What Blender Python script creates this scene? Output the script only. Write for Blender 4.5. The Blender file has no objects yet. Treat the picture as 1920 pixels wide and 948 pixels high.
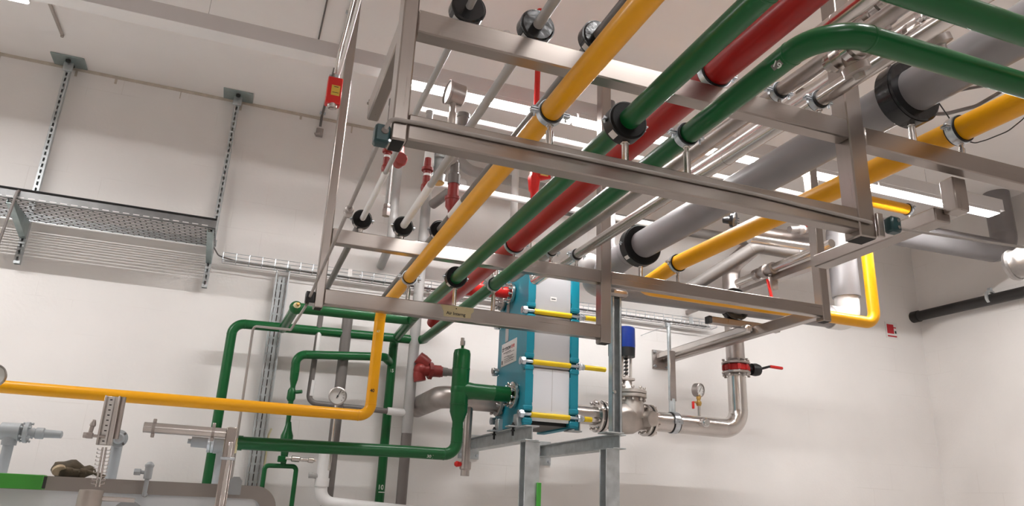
import bpy, bmesh, math, random
from mathutils import Vector as V, Matrix
random.seed(7)
C = bpy.context.scene.collection
PI = math.pi
EYE = 1.6                      # camera height; everything below is measured from eye level, then lifted
# ------------------------------------------------------------------ camera frame
FPX = 1405.15
_a, _b, _g = math.radians(19.544), math.radians(18.698), math.radians(2.496)
_fw = V((math.sin(_a)*math.cos(_b), math.cos(_a)*math.cos(_b), math.sin(_b)))
_r = V((math.cos(_a), -math.sin(_a), 0)); _u = _r.cross(_fw)
CR = math.cos(_g)*_r + math.sin(_g)*_u
CU = -math.sin(_g)*_r + math.cos(_g)*_u
def U(x, y, X=None, Y=None, Z=None):
    "point of the room seen at a spot of the photograph, on a known plane of the room"
    d = CR*((x-960)/FPX) + CU*((474-y)/FPX) + _fw
    if X is not None: return d*(X/d.x)
    if Y is not None: return d*(Y/d.y)
    return d*(Z/d.z)
# ------------------------------------------------------------------ materials
def ramp(nt, stops):
    r = nt.nodes.new('ShaderNodeValToRGB'); e = r.color_ramp.elements
    while len(e) < len(stops): e.new(.5)
    for i, (p, c) in enumerate(stops):
        e[i].position = p; e[i].color = (*c, 1) if len(c) == 3 else c
    return r
def mat(name, col, metal=0., rough=.5, var=.06, scale=9., bump=.0, bscale=60., stretch=(1,1,1), coat=0., spec=.5, rvar=.03):
    m = bpy.data.materials.new(name); m.use_nodes = True
    nt = m.node_tree; b = nt.nodes['Principled BSDF']
    tc = nt.nodes.new('ShaderNodeTexCoord'); mp = nt.nodes.new('ShaderNodeMapping'); mp.inputs['Scale'].default_value = stretch
    nt.links.new(tc.outputs['Object'], mp.inputs['Vector'])
    n = nt.nodes.new('ShaderNodeTexNoise'); n.inputs['Scale'].default_value = scale; n.inputs['Detail'].default_value = 5
    nt.links.new(mp.outputs['Vector'], n.inputs['Vector'])
    r = ramp(nt, [(.3, tuple(max(0, c*(1-var)) for c in col)), (.7, tuple(min(1, c*(1+var)) for c in col))])
    nt.links.new(n.outputs['Fac'], r.inputs['Fac']); nt.links.new(r.outputs['Color'], b.inputs['Base Color'])
    rr = nt.nodes.new('ShaderNodeMapRange'); rr.inputs['To Min'].default_value = max(.02, rough-rvar); rr.inputs['To Max'].default_value = min(1, rough+rvar)
    nt.links.new(n.outputs['Fac'], rr.inputs['Value']); nt.links.new(rr.outputs['Result'], b.inputs['Roughness'])
    b.inputs['Metallic'].default_value = metal
    b.inputs['Specular IOR Level'].default_value = spec
    if coat: b.inputs['Coat Weight'].default_value = coat; b.inputs['Coat Roughness'].default_value = .12
    if bump:
        n2 = nt.nodes.new('ShaderNodeTexNoise'); n2.inputs['Scale'].default_value = bscale; n2.inputs['Detail'].default_value = 4
        nt.links.new(mp.outputs['Vector'], n2.inputs['Vector'])
        bp = nt.nodes.new('ShaderNodeBump'); bp.inputs['Strength'].default_value = bump; bp.inputs['Distance'].default_value = .004
        nt.links.new(n2.outputs['Fac'], bp.inputs['Height']); nt.links.new(bp.outputs['Normal'], b.inputs['Normal'])
    return m
def emit(name, col, s):
    m = bpy.data.materials.new(name); m.use_nodes = True; b = m.node_tree.nodes['Principled BSDF']
    b.inputs['Base Color'].default_value = (.9,.9,.9,1); b.inputs['Emission Color'].default_value = (*col, 1); b.inputs['Emission Strength'].default_value = s
    return m
def wall_mat(name, col, plane, bw=.5, bh=.25, off=(0,0)):
    "painted block wall: faint, broken joint lines, pin holes and roller texture"
    m = mat(name, col, rough=.6, var=.025, scale=2.2, rvar=.05)
    nt = m.node_tree; b = nt.nodes['Principled BSDF']; L = nt.links.new
    tc = nt.nodes.new('ShaderNodeTexCoord'); sp = nt.nodes.new('ShaderNodeSeparateXYZ'); cb = nt.nodes.new('ShaderNodeCombineXYZ')
    L(tc.outputs['Object'], sp.inputs[0]); L(sp.outputs[plane[0]], cb.inputs['X']); L(sp.outputs[plane[1]], cb.inputs['Y'])
    mp = nt.nodes.new('ShaderNodeMapping'); mp.inputs['Location'].default_value = (off[0], off[1], 0); L(cb.outputs[0], mp.inputs['Vector'])
    br = nt.nodes.new('ShaderNodeTexBrick'); br.inputs['Scale'].default_value = 1; br.inputs['Brick Width'].default_value = bw; br.inputs['Row Height'].default_value = bh
    br.inputs['Mortar Size'].default_value = .0035; br.inputs['Mortar Smooth'].default_value = .6
    L(mp.outputs[0], br.inputs['Vector'])
    n = nt.nodes.new('ShaderNodeTexNoise'); n.inputs['Scale'].default_value = 1.7; n.inputs['Detail'].default_value = 6; L(cb.outputs[0], n.inputs['Vector'])
    thr = ramp(nt, [(.52, (0,0,0)), (.66, (1,1,1))]); L(n.outputs['Fac'], thr.inputs['Fac'])
    mu = nt.nodes.new('ShaderNodeMath'); mu.operation = 'MULTIPLY'; L(br.outputs['Fac'], mu.inputs[0]); L(thr.outputs['Color'], mu.inputs[1])
    vo = nt.nodes.new('ShaderNodeTexVoronoi'); vo.inputs['Scale'].default_value = 5.5; vo.inputs['Randomness'].default_value = 1; L(cb.outputs[0], vo.inputs['Vector'])
    pin = ramp(nt, [(.02, (1,1,1)), (.05, (0,0,0))]); L(vo.outputs['Distance'], pin.inputs['Fac'])
    n3 = nt.nodes.new('ShaderNodeTexNoise'); n3.inputs['Scale'].default_value = 3.1; L(cb.outputs[0], n3.inputs['Vector'])
    th3 = ramp(nt, [(.56, (0,0,0)), (.6, (1,1,1))]); L(n3.outputs['Fac'], th3.inputs['Fac'])
    mu2 = nt.nodes.new('ShaderNodeMath'); mu2.operation = 'MULTIPLY'; L(pin.outputs['Color'], mu2.inputs[0]); L(th3.outputs['Color'], mu2.inputs[1])
    mx = nt.nodes.new('ShaderNodeMath'); mx.operation = 'MAXIMUM'; L(mu.outputs[0], mx.inputs[0]); L(mu2.outputs[0], mx.inputs[1])
    old = b.inputs['Base Color'].links[0].from_socket
    mix = nt.nodes.new('ShaderNodeMixRGB'); L(old, mix.inputs[1]); mix.inputs[2].default_value = (col[0]*.6, col[1]*.56, col[2]*.5, 1)
    sc = nt.nodes.new('ShaderNodeMath'); sc.operation = 'MULTIPLY'; sc.inputs[1].default_value = .2; L(mx.outputs[0], sc.inputs[0])
    L(sc.outputs[0], mix.inputs['Fac']); L(mix.outputs[0], b.inputs['Base Color'])
    n2 = nt.nodes.new('ShaderNodeTexNoise'); n2.inputs['Scale'].default_value = 38; n2.inputs['Detail'].default_value = 5; L(tc.outputs['Object'], n2.inputs['Vector'])
    sub = nt.nodes.new('ShaderNodeMath'); sub.operation = 'SUBTRACT'; L(n2.outputs['Fac'], sub.inputs[0]); L(mu.outputs[0], sub.inputs[1])
    bp = nt.nodes.new('ShaderNodeBump'); bp.inputs['Strength'].default_value = .22; bp.inputs['Distance'].default_value = .004
    L(sub.outputs[0], bp.inputs['Height']); L(bp.outputs[0], b.inputs['Normal'])
    return m
M = {}
M['wall'] = wall_mat('painted block wall', (.80,.772,.75), (0,2), .5, .25, (0.1,.07))
M['wallr'] = wall_mat('painted block wall right', (.79,.76,.735), (1,2), .5, .25, (.2,.07))
M['ceil'] = mat('painted ceiling', (.90,.865,.845), rough=.8, var=.02, scale=2, bump=.08, bscale=25)
M['floor'] = mat('grey screed floor', (.68,.64,.61), rough=.5, var=.1, scale=3)
M['ss'] = mat('brushed stainless', (.375,.335,.31), 1, .28, .018, 5, .0, 30, (16,16,.5), rvar=.014)
M['ssx'] = mat('brushed stainless tube', (.365,.325,.30), 1, .28, .018, 5, .0, 60, (.35,16,48), rvar=.014)
M['sspipe'] = mat('stainless pipe', (.62,.585,.56), 1, .25, .08, 5)
M['ssdull'] = mat('pickled stainless', (.43,.39,.37), 1, .4, .16, 7)
M['sscast'] = mat('cast stainless', (.50,.455,.42), .85, .48, .12, 9, .1, 80)
M['shelf'] = mat('grey galvanised tray sheet', (.20,.20,.20), .7, .45, .12, 14)
M['galv'] = mat('galvanised steel', (.50,.53,.54), .75, .44, .16, 14)
M['zinc'] = mat('zinc plated', (.58,.62,.66), 1, .3, .12, 30)
M['galvgreen'] = mat('green tinted galvanised', (.36,.43,.43), .8, .4, .12, 14)
M['chrome'] = mat('chrome', (.75,.75,.75), 1, .15, .04, 20)
M['yellow'] = mat('yellow pipe paint', (.78,.355,.002), 0, .36, .02, 4, coat=.08, spec=.35, rvar=.015)
M['yellow2'] = mat('bright yellow sleeve', (.86,.60,.01), 0, .4, .04, 8)
M['green'] = mat('green pipe paint', (.004,.098,.024), 0, .3, .02, 4, coat=.1, spec=.35, rvar=.01)
M['lgreen'] = mat('light green bar paint', (.06,.36,.045), 0, .35, .06, 6)
M['red'] = mat('red pipe paint', (.36,.007,.006), 0, .34, .02, 4, coat=.06, spec=.4, rvar=.012)
M['redbright'] = mat('bright red lacquer', (.62,.015,.012), 0, .3, .05, 9)
M['redvalve'] = mat('dark red primer', (.25,.022,.018), 0, .45, .1, 12)
M['greypipe'] = mat('grey pipe jacket', (.225,.213,.218), 0, .36, .05, 5)
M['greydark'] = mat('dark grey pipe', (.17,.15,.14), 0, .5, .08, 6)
M['greymid'] = mat('warm grey pipe paint', (.155,.14,.131), 0, .45, .06, 6)
M['greylight'] = mat('light grey pipe paint', (.40,.39,.38), 0, .4, .05, 6)
M['greyblue'] = mat('blue grey machine paint', (.34,.36,.372), 0, .4, .05, 8)
M['tank'] = mat('pale blue grey tank paint', (.70,.73,.76), 0, .4, .03, 4)
M['tankrim'] = mat('brown grey rim band', (.30,.27,.25), 0, .5, .05, 4)
M['white'] = mat('white pipe paint', (.80,.79,.78), 0, .4, .02, 5)
M['sheet'] = mat('white cover sheet', (.78,.80,.84), 0, .45, .02, 3)
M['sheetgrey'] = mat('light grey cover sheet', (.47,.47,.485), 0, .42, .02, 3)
M['teal'] = mat('teal plate paint', (.004,.24,.33), 0, .38, .08, 5)
M['black'] = mat('black rubber', (.006,.006,.0065), 0, .45, .15, 12)
M['blackgloss'] = mat('black film', (.006,.006,.007), 0, .2, .15, 12, .55, 22)
M['foam'] = mat('black foam insulation', (.006,.006,.006), 0, .7, .2, 40, .15, 160, spec=.25)
M['blackpipe'] = mat('black drain plastic', (.016,.014,.013), 0, .45, .15, 8)
M['darkteal'] = mat('dark teal plastic', (.006,.04,.045), 0, .35, .1, 10)
M['blue'] = mat('blue actuator cover', (.006,.03,.22), 0, .3, .05, 8)
M['brass'] = mat('brass', (.55,.36,.12), 1, .3, .08, 18)
M['paper'] = mat('white label', (.75,.73,.71), 0, .6, .02, 20)
M['tape'] = mat('masking tape', (.52,.45,.27), 0, .65, .06, 25)
M['ink'] = mat('dark ink', (.02,.02,.018), 0, .6, .05, 20)
M['chalk'] = mat('chalk mark', (.72,.76,.70), 0, .8, .08, 60)
M['redink'] = mat('red print', (.5,.02,.03), 0, .6, .05, 20)
M['dialgrey'] = mat('dial face', (.64,.63,.61), 0, .5, .02, 20)
M['rustplug'] = mat('ochre lime cap', (.62,.38,.13), 0, .6, .1, 30)
M['cream'] = mat('cream tape', (.68,.60,.36), 0, .6, .06, 30)
M['glove'] = mat('dirty glove cloth', (.085,.065,.04), 0, .85, .4, 18, .4, 120)
M['glovepalm'] = mat('pale glove cloth', (.42,.33,.22), 0, .85, .3, 18, .4, 120)
M['alu'] = mat('crinkled aluminium', (.42,.40,.385), 1, .36, .1, 12, .6, 35)
M['labelyellow'] = mat('yellow label', (.62,.42,.05), 0, .5, .03, 20)
M['cablegrey'] = mat('grey cable', (.32,.29,.27), 0, .45, .05, 20)
M['hole'] = mat('dark hole', (.008,.007,.006), 0, .8, .1, 20)
M['lamp'] = emit('lamp diffuser', (1, .982, .972), 4)
M['led'] = emit('lamp led line', (1, .982, .972), 370)
M['trunkwhite'] = mat('white trunk cover', (.82,.80,.79), 0, .4, .02, 4)
M['trunk'] = mat('white trunking', (.66,.635,.63), 0, .45, .02, 4)
# ------------------------------------------------------------------ mesh building
def basis(d):
    d = V(d).normalized(); h = V((0,0,1)) if abs(d.z) < .9 else V((1,0,0))
    x = d.cross(h).normalized(); return x, x.cross(d).normalized()*-1, d
class MB:
    def __init__(s): s.bm = bmesh.new()
    def quad(s, *p): s.bm.faces.new([s.bm.verts.new(V(q)) for q in p]); return s
    def box(s, x0, x1, y0, y1, z0, z1, bev=.003):
        return s.obox(V(((x0+x1)/2,(y0+y1)/2,(z0+z1)/2)), (V((1,0,0)),V((0,1,0)),V((0,0,1))), (abs(x1-x0)/2, abs(y1-y0)/2, abs(z1-z0)/2), bev)
    def obox(s, c, ax, h, bev=.003, seg=1):
        vs = {}
        for i in (-1,1):
            for j in (-1,1):
                for k in (-1,1): vs[i,j,k] = s.bm.verts.new(V(c)+ax[0]*(h[0]*i)+ax[1]*(h[1]*j)+ax[2]*(h[2]*k))
        fs = []
        for f in [((-1,-1,-1),(-1,-1,1),(-1,1,1),(-1,1,-1)), ((1,-1,-1),(1,1,-1),(1,1,1),(1,-1,1)), ((-1,-1,-1),(1,-1,-1),(1,-1,1),(-1,-1,1)),
                  ((-1,1,-1),(-1,1,1),(1,1,1),(1,1,-1)), ((-1,-1,-1),(-1,1,-1),(1,1,-1),(1,-1,-1)), ((-1,-1,1),(1,-1,1),(1,1,1),(-1,1,1))]:
            fs.append(s.bm.faces.new([vs[q] for q in f]))
        if bev and bev < min(h)*.95:
            es = list({e for f in fs for e in f.edges})
            bmesh.ops.bevel(s.bm, geom=es, offset=bev, segments=seg, profile=.7, affect='EDGES')
        return s
    def bar(s, p0, p1, w, h, up=(0,0,1), bev=.003):
        p0, p1 = V(p0), V(p1); d = (p1-p0); l = d.length; d.normalize(); sd = d.cross(V(up)).normalized(); u = sd.cross(d)
        return s.obox((p0+p1)/2, (d, sd, u), (l/2, w/2, h/2), bev)
    def lathe(s, p0, d, prof, n=24, closed=False):
        x, y, d = basis(d); p0 = V(p0); rings = []
        for t, r in prof:
            if r < 1e-6: rings.append([s.bm.verts.new(p0+d*t)])
            else: rings.append([s.bm.verts.new(p0+d*t+x*(r*math.cos(2*PI*i/n))+y*(r*math.sin(2*PI*i/n))) for i in range(n)])
        seq = list(zip(rings, rings[1:])) + ([(rings[-1], rings[0])] if closed else [])
        for A, B in seq:
            for i in range(n):
                j = (i+1) % n
                if len(A) == 1 and len(B) == 1: continue
                if len(A) == 1: s.bm.faces.new((A[0], B[j], B[i]))
                elif len(B) == 1: s.bm.faces.new((A[i], A[j], B[0]))
                else: s.bm.faces.new((A[i], A[j], B[j], B[i]))
        return s
    def cyl(s, p0, p1, r, r1=None, n=20, ch=0):
        p0, p1 = V(p0), V(p1); l = (p1-p0).length; r1 = r if r1 is None else r1
        pr = [(0,0),(0,r),(l,r1),(l,0)] if not ch else [(0,0),(0,r-ch),(ch,r),(l-ch,r1),(l,r1-ch),(l,0)]
        return s.lathe(p0, p1-p0, pr, n)
    def hexa(s, p, d, r, h): d = V(d).normalized(); return s.lathe(p, d, [(0,0),(0,r*.93),(h*.15,r),(h*.85,r),(h,r*.93),(h,0)], 6)
    def ball(s, c, r, sc=(1,1,1), n=16):
        m = Matrix.Translation(V(c)) @ Matrix.Diagonal((r*sc[0], r*sc[1], r*sc[2], 1))
        bmesh.ops.create_uvsphere(s.bm, u_segments=n, v_segments=n//2, radius=1, matrix=m); return s
    def ring(s, c, axis, ri, ro, w, n=32):
        d = V(axis).normalized(); return s.lathe(V(c)-d*(w/2), d, [(0,ri),(0,ro),(w,ro),(w,ri)], n, True)
    def path(s, pts, fil, seg=8):
        pts = [V(p) for p in pts]; out = [pts[0]]; marks = []
        for i in range(1, len(pts)-1):
            a, b, c = pts[i-1], pts[i], pts[i+1]; u = (a-b).normalized(); w = (c-b).normalized()
            ang = u.angle(w)
            if ang > PI-.02 or (not isinstance(fil, (list, tuple)) and fil <= 0): out.append(b); continue
            f = fil if not isinstance(fil, (list, tuple)) else fil[i-1]
            t = min(f/math.tan(ang/2), (a-b).length*.49, (c-b).length*.49); f = t*math.tan(ang/2)
            cen = b+(u+w).normalized()*(f/math.sin(ang/2)); s0 = b+u*t; s1 = b+w*t
            e0 = s0-cen; e1 = s1-cen; tot = e0.angle(e1); ax = e0.cross(e1).normalized()
            for k in range(seg+1): out.append(cen+Matrix.Rotation(tot*k/seg, 3, ax) @ e0)
            marks += [(s0, -u), (s1, w)]
        out.append(pts[-1]); return out, marks
    def tube(s, pts, r, fil=0, n=20, weld=0, seg=8, caps=True):
        P, marks = s.path(pts, fil, seg) if len(pts) > 2 else ([V(p) for p in pts], [])
        Q = [P[0]]
        for p in P[1:]:
            if (p-Q[-1]).length > 1e-5: Q.append(p)
        P = Q; rs = r if callable(r) else (lambda i: r)
        t = (P[1]-P[0]).normalized(); x, y, _ = basis(t); rings = []
        for i, p in enumerate(P):
            if i == 0: nt = (P[1]-P[0]).normalized()
            elif i == len(P)-1: nt = (P[-1]-P[-2]).normalized()
            else: nt = ((P[i]-P[i-1]).normalized()+(P[i+1]-P[i]).normalized()).normalized()
            q = t.rotation_difference(nt); x = q @ x; y = q @ y; t = nt
            k = 1.0
            rings.append([s.bm.verts.new(p+(x*math.cos(2*PI*j/n)+y*math.sin(2*PI*j/n))*(rs(i)*k)) for j in range(n)])
        for A, B in zip(rings, rings[1:]):
            for i in range(n): j = (i+1) % n; s.bm.faces.new((A[i], A[j], B[j], B[i]))
        if caps: s.bm.faces.new(rings[0][::-1]); s.bm.faces.new(rings[-1])
        if weld:
            for p, d in marks: s.lathe(p-d*weld*1.2, d, [(0,r-.001),(weld*.6,r+weld*.35),(weld*1.8,r+weld*.35),(weld*2.4,r-.001)], n)
        return s
    def prism(s, poly, n0, depth):
        "closed outline (3-D points, planar) pushed along n0 by depth"
        n0 = V(n0).normalized()*depth; A = [s.bm.verts.new(V(p)) for p in poly]; B = [s.bm.verts.new(V(p)+n0) for p in poly]
        s.bm.faces.new(A[::-1]); s.bm.faces.new(B)
        for i in range(len(A)): j = (i+1) % len(A); s.bm.faces.new((A[i], A[j], B[j], B[i]))
        return s
    def slotted(s, o, u, v, w, lu, lv, t, cols, slot, pitch, sw):
        "plate lu x lv with real slots: cols slot columns across u, every pitch along v, slot length along v, width sw"
        o, u, v, w = V(o), V(u), V(v), V(w)
        def cell(a0, a1, b0, b1): s.obox(o+u*((a0+a1)/2)+v*((b0+b1)/2)+w*(t/2), (u, v, w), ((a1-a0)/2, (b1-b0)/2, t/2), 0)
        b = 0; xs = [lu*(i+.5)/cols for i in range(cols)]
        while b < lv-1e-6:
            e = min(b+pitch-slot, lv); cell(0, lu, b, e); b = e
            if b >= lv-1e-6: break
            e = min(b+slot, lv); a = 0
            for x in xs: cell(a, x-sw/2, b, e); a = x+sw/2
            cell(a, lu, b, e); b = e
        return s
    def text(s, txt, p, du, dv, size, axis=None, r=None, bold=.0):
        "lettering laid on the plane (du, dv) at p, wrapped on a pipe when axis=(point, direction) and r are given"
        cu = bpy.data.curves.new('lettering', 'FONT'); cu.body = txt; cu.size = size; cu.align_x = 'CENTER'; cu.align_y = 'CENTER'; cu.offset = bold
        o = bpy.data.objects.new('lettering', cu); C.objects.link(o); dg = bpy.context.evaluated_depsgraph_get(); me = o.evaluated_get(dg).to_mesh()
        p, du, dv = V(p), V(du).normalized(), V(dv).normalized(); vs = []
        for w in me.vertices:
            q = p+du*w.co.x+dv*w.co.y
            if axis:
                a0, ad = V(axis[0]), V(axis[1]).normalized(); t = a0+ad*(q-a0).dot(ad); q = t+(q-t).normalized()*r
            vs.append(s.bm.verts.new(q))
        for f in me.polygons:
            try: s.bm.faces.new([vs[i] for i in f.vertices])
            except ValueError: pass
        o.evaluated_get(dg).to_mesh_clear(); bpy.data.objects.remove(o); bpy.data.curves.remove(cu); return s
WL = {}
def obj(name, mb, m, parent=None, label=None):
    bm = mb.bm; bmesh.ops.recalc_face_normals(bm, faces=bm.faces)
    me = bpy.data.meshes.new(name); off = WL[parent.name] if parent else None
    if off is None:
        xs = [v.co for v in bm.verts]; off = V(((min(v.x for v in xs)+max(v.x for v in xs))/2, (min(v.y for v in xs)+max(v.y for v in xs))/2, min(v.z for v in xs)))
    bmesh.ops.translate(bm, verts=bm.verts, vec=-off)
    bm.to_mesh(me); bm.free()
    for f in me.polygons: f.use_smooth = True
    me.set_sharp_from_angle(angle=math.radians(38))
    me.materials.append(M[m]); o = bpy.data.objects.new(name, me); C.objects.link(o)
    if parent: o.parent = parent
    else: o.location = off
    WL[o.name] = off
    if label: o['label'] = label
    return o
def tag(o, label, cat, group=None):
    o['label'] = label; o['category'] = cat
    if group: o['group'] = group
    return o
def thing(name, label, cat, loc, group=None):
    o = bpy.data.objects.new(name, None); o.empty_display_size = .05; C.objects.link(o); o.location = V(loc); WL[o.name] = V(loc)
    return tag(o, label, cat, group)
def struct(name, mb, m):
    o = obj(name, mb, m); o['kind'] = 'structure'; return o
def solo(name, mb, m, label, cat, group=None): return tag(obj(name, mb, m), label, cat, group)
def clone(root, loc, label=None, group=None):
    r = root.copy(); C.objects.link(r); r.location = V(loc); WL[r.name] = V(loc)
    if label: r['label'] = label
    if group: r['group'] = group
    for ch in list(root.children):
        c = ch.copy(); C.objects.link(c); c.parent = r
        for g in list(ch.children):
            d = g.copy(); C.objects.link(d); d.parent = c
    return r
def flange(mb, p, d, r, t, rp=None):
    d = V(d).normalized(); mb.lathe(V(p)-d*t/2, d, [(0,0),(0,r*.96),(t*.12,r),(t*.88,r),(t,r*.96),(t,0)], 32); return mb
def bolts(mb, p, d, rc, n, l, rb, ph=0):
    x, y, d = basis(d)
    for i in range(n):
        a = 2*PI*(i+.5)/n+ph; c = V(p)+x*(rc*math.cos(a))+y*(rc*math.sin(a))
        mb.cyl(c-d*l/2, c+d*l/2, rb*.55, n=8); mb.hexa(c-d*l/2, d, rb, rb*1.1); mb.hexa(c+d*(l/2-rb*1.1), d, rb, rb*1.1)
    return mb
X, Y, Z = V((1,0,0)), V((0,1,0)), V((0,0,1))
# ================================================================== the room
ZC, YW, XR, FL = 3.2375, 6.25, 7.2, -EYE
XL, YF = -4.5, -4.5
struct('floor', MB().box(XL-.2, XR+.2, YF-.2, YW+.2, FL-.15, FL, 0), 'floor')
struct('ceiling', MB().box(XL-.2, XR+.2, YF-.2, YW+.2, ZC, ZC+.15, 0), 'ceil')
struct('wall_back', MB().box(XL-.2, XR+.2, YW, YW+.2, FL, ZC, 0), 'wall')
struct('wall_right', MB().box(XR, XR+.2, YF-.2, YW, FL, ZC, 0), 'wallr')
struct('wall_left', MB().box(XL-.2, XL, YF-.2, YW, FL, ZC, 0), 'wallr')
struct('wall_front', MB().box(XL, XR, YF-.2, YF, FL, ZC, 0), 'wall')
m = MB(); rnd = random.Random(3); x = XL
m.box(XL, XR, YW-.004, YW, ZC-.028, ZC-.001, 0)
for k in range(26):
    x = XL+.3+k*.43+rnd.uniform(-.15,.15); w = rnd.uniform(.006,.02); m.box(x, x+w, YW-.004, YW, ZC-.028-rnd.uniform(.01,.07), ZC-.02, 0)
M['joint'] = mat('sandy joint filler', (.56,.50,.43), rough=.85, var=.12, scale=14)
struct('trim_ceiling_joint', m, 'joint')
# ------------------------------------------------------------------ lights
ZT = 2.785                      # top of the suspended trunking
def trunk_row(y0, x0, x1, label, wires=True):
    t = thing('light_trunking', label, 'light trunking', ((x0+x1)/2, y0, ZT-.11))
    obj('channel', MB().box(x0, x1, y0, y0+.113, ZT-.11, ZT, .004), 'trunk', t)
    obj('bottom_cover', MB().box(x0, x1, y0-.002, y0+.115, ZT-.1105, ZT-.108, 0), 'trunkwhite', t)
    k = x0+.31 if y0 < 4 else -2.46
    while k < x1:
        obj('hanger_wire', MB().cyl((k,y0+.056,ZT-.002),(k,y0+.056,ZC),.0011,n=6), 'greymid', t); obj('ceiling_cup', MB().lathe((k,y0+.056,ZC-.03), Z, [(0,0),(0,.012),(.012,.02),(.03,.024),(.03,0)], 14), 'white', t); k += 1.95
def lamp(y0, x0, x1, label, grp):
    t = thing('batten_light', label, 'ceiling light', ((x0+x1)/2, y0+.056, ZT-.15), grp)
    h = MB().box(x0, x1, y0-.004, y0+.117, ZT-.128, ZT-.11, .003)
    for q in (y0-.004, y0+.114): h.box(x0, x1, q, q+.003, ZT-.142, ZT-.125, 0)
    obj('housing', h, 'trunk', t)
    obj('diffuser', MB().box(x0+.006, x1-.006, y0, y0+.113, ZT-.147, ZT-.128, .002), 'lamp', t); obj('led_line', MB().box(x0+.02, x1-.02, y0+.0485, y0+.0645, ZT-.149, ZT-.146, 0), 'led', t)
LY = 4.325
trunk_row(LY, -4.3, 6.17, 'long white light trunking hung on wires behind the rack')
g = 'lit battens on the trunking behind the rack'
x1_ = U(52,3,Z=ZT-.147).x
lamp(LY, x1_-1.35, x1_, 'lit batten at the far upper left corner of the photo', g)
lamp(LY, x1_-2.75, x1_-1.4, 'lit batten beyond the left edge of the photo', g)
lamp(LY, .625, 1.98, 'lit batten above the pressure gauge and thin grey pipes, left end free', g)
lamp(LY, 1.995, 3.35, 'lit batten behind the green and red pipes of the rack', g)
lamp(LY, 3.365, 4.72, 'lit batten mostly behind the big grey pipe, near the right post', g)
lamp(LY, 4.735, 6.11, 'lit batten seen through the right bay of the rack, above the wide grey elbow', g)
for i, yy in enumerate((.9, -1.9)):
    trunk_row(yy, -4.2, 7.0, ['white light trunking crossing the ceiling in front of the rack', 'white light trunking crossing mid ceiling behind the viewer', 'white light trunking along the front wall ceiling'][i])
    for j, xx in enumerate((-3.9, -2.2, -.5, 1.2, 2.9, 4.6)):
        if (i == 0 and j != 3) or (i == 1 and j not in (2, 4)): continue  # rear row: two unseen battens added as soft fill light
        lamp(yy, xx, xx+1.35, 'unseen lit batten on the trunking out of view', 'battens behind the viewer')
# ceiling conduits
def conduit(pts, r, m_, label, fil=.04, clips=()):
    t = thing('conduit', label, 'conduit', pts[0]); obj('tube', MB().tube(pts, r, fil, 12), m_, t)
    for c in clips: obj('clip', MB().box(c[0]-.025, c[0]+.025, c[1]-.012, c[1]+.012, ZC-.02, ZC, .002), 'zinc', t)
xa = U(604,215,Z=ZC).x
conduit([(xa, 4.26, ZC-.012), (xa, 6.2, ZC-.012), (xa, 6.235, ZC-.1)], .011, 'greymid', 'grey conduit on the ceiling running to the wall behind the red box', .02, [(xa,4.6),(xa,5.5),(xa,6.15)])
xb = U(597,75,Z=ZC).x
conduit([(xb, 4.0, ZC-.01), (xb, 5.1, ZC-.01)], .006, 'greymid', 'thin conduit on the ceiling seen above the light trunking', .02, [(xb,4.4)])
pa, pb = U(93,6,Z=ZC-.01), U(117,66,Z=ZC-.01)
t = thing('ceiling_rail', 'short brown rail piece screwed to the ceiling at upper left', 'rail', pb)
obj('strip', MB().bar(pa, pb, .022, .016), 'sscast', t); obj('end_bolt', MB().hexa(pb-Z*.016, Z, .012, .025), 'ssdull', t)
h2 = U(693,187,Z=ZC)
solo('ceiling_anchor', MB().cyl(h2-Z*.03, h2, .007, n=8).cyl(h2-Z*.04, h2-Z*.03, .02, n=10), 'ssdull', 'small dark anchor bolt in the ceiling left of the near rack post', 'bolt')
a3 = U(738,4,Z=ZC)
# ------------------------------------------------------------------ the pipe rack
rk = thing('pipe_rack', 'welded stainless frame hung from the ceiling, carrying the coloured pipes', 'pipe rack', (1.5, 3, 1.02))
def post(x0, x1, y0, y1, z0, open_=True):
    obj('upright_post', MB().box(x0, x1, y0, y1, z0, ZC-.006, .005), 'ss', rk)
    e = .006
    o = obj('open_end', MB().box(x0+e, x1-e, y0+e, y1-e, z0-.0015, z0+.001, 0), 'hole', rk)
YA, YB = 2.0, 4.12
post(.315, .363, YA, YA+.088, 1.015); post(2.07, 2.15, YA, YA+.08, 1.0)
post(.326, .376, YB, YB+.08, .992); post(2.075, 2.147, YB, YB+.08, .992); post(3.835, 3.905, YB, YB+.08, 1.345)
post(4.4, 4.48, YA, YA+.08, 1.36)
def beam(x0, x1, y0, z0, z1): obj('cross_beam', MB().box(x0, x1, y0, y0+.06, z0, z1, .005), 'ssx', rk)
beam(.363, 2.07, YA, 1.398, 1.482); beam(2.15, 4.4, YA, 1.384, 1.468)
beam(.363, 2.07, YA, 1.022, 1.108)
beam(.376, 2.075, YB, 1.375, 1.462); beam(2.147, 3.835, YB, 1.375, 1.462)
beam(.376, 2.075, YB, 1.015, 1.102)
obj('side_rail', MB().box(.317, .362, YA+.088, 2.65, 1.40, 1.482, .005), 'ss', rk)
obj('side_rail', MB().box(3.80, 3.865, YB+.03, 6.235, 1.37, 1.45, .005), 'ss', rk)
obj('hanging_arm', MB().box(2.665, 2.74, YA+.062, YA+.13, 1.235, 1.384, .005), 'ss', rk)
obj('side_rail', MB().box(2.62, 2.705, YA+.13, 2.85, 1.2, 1.262, .005), 'ss', rk)
wr = MB().box(3.69, 3.86, 6.235, 6.249, 1.31, 1.49, .002)
w_ = obj('wall_plate', wr, 'ssdull', rk)
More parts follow.
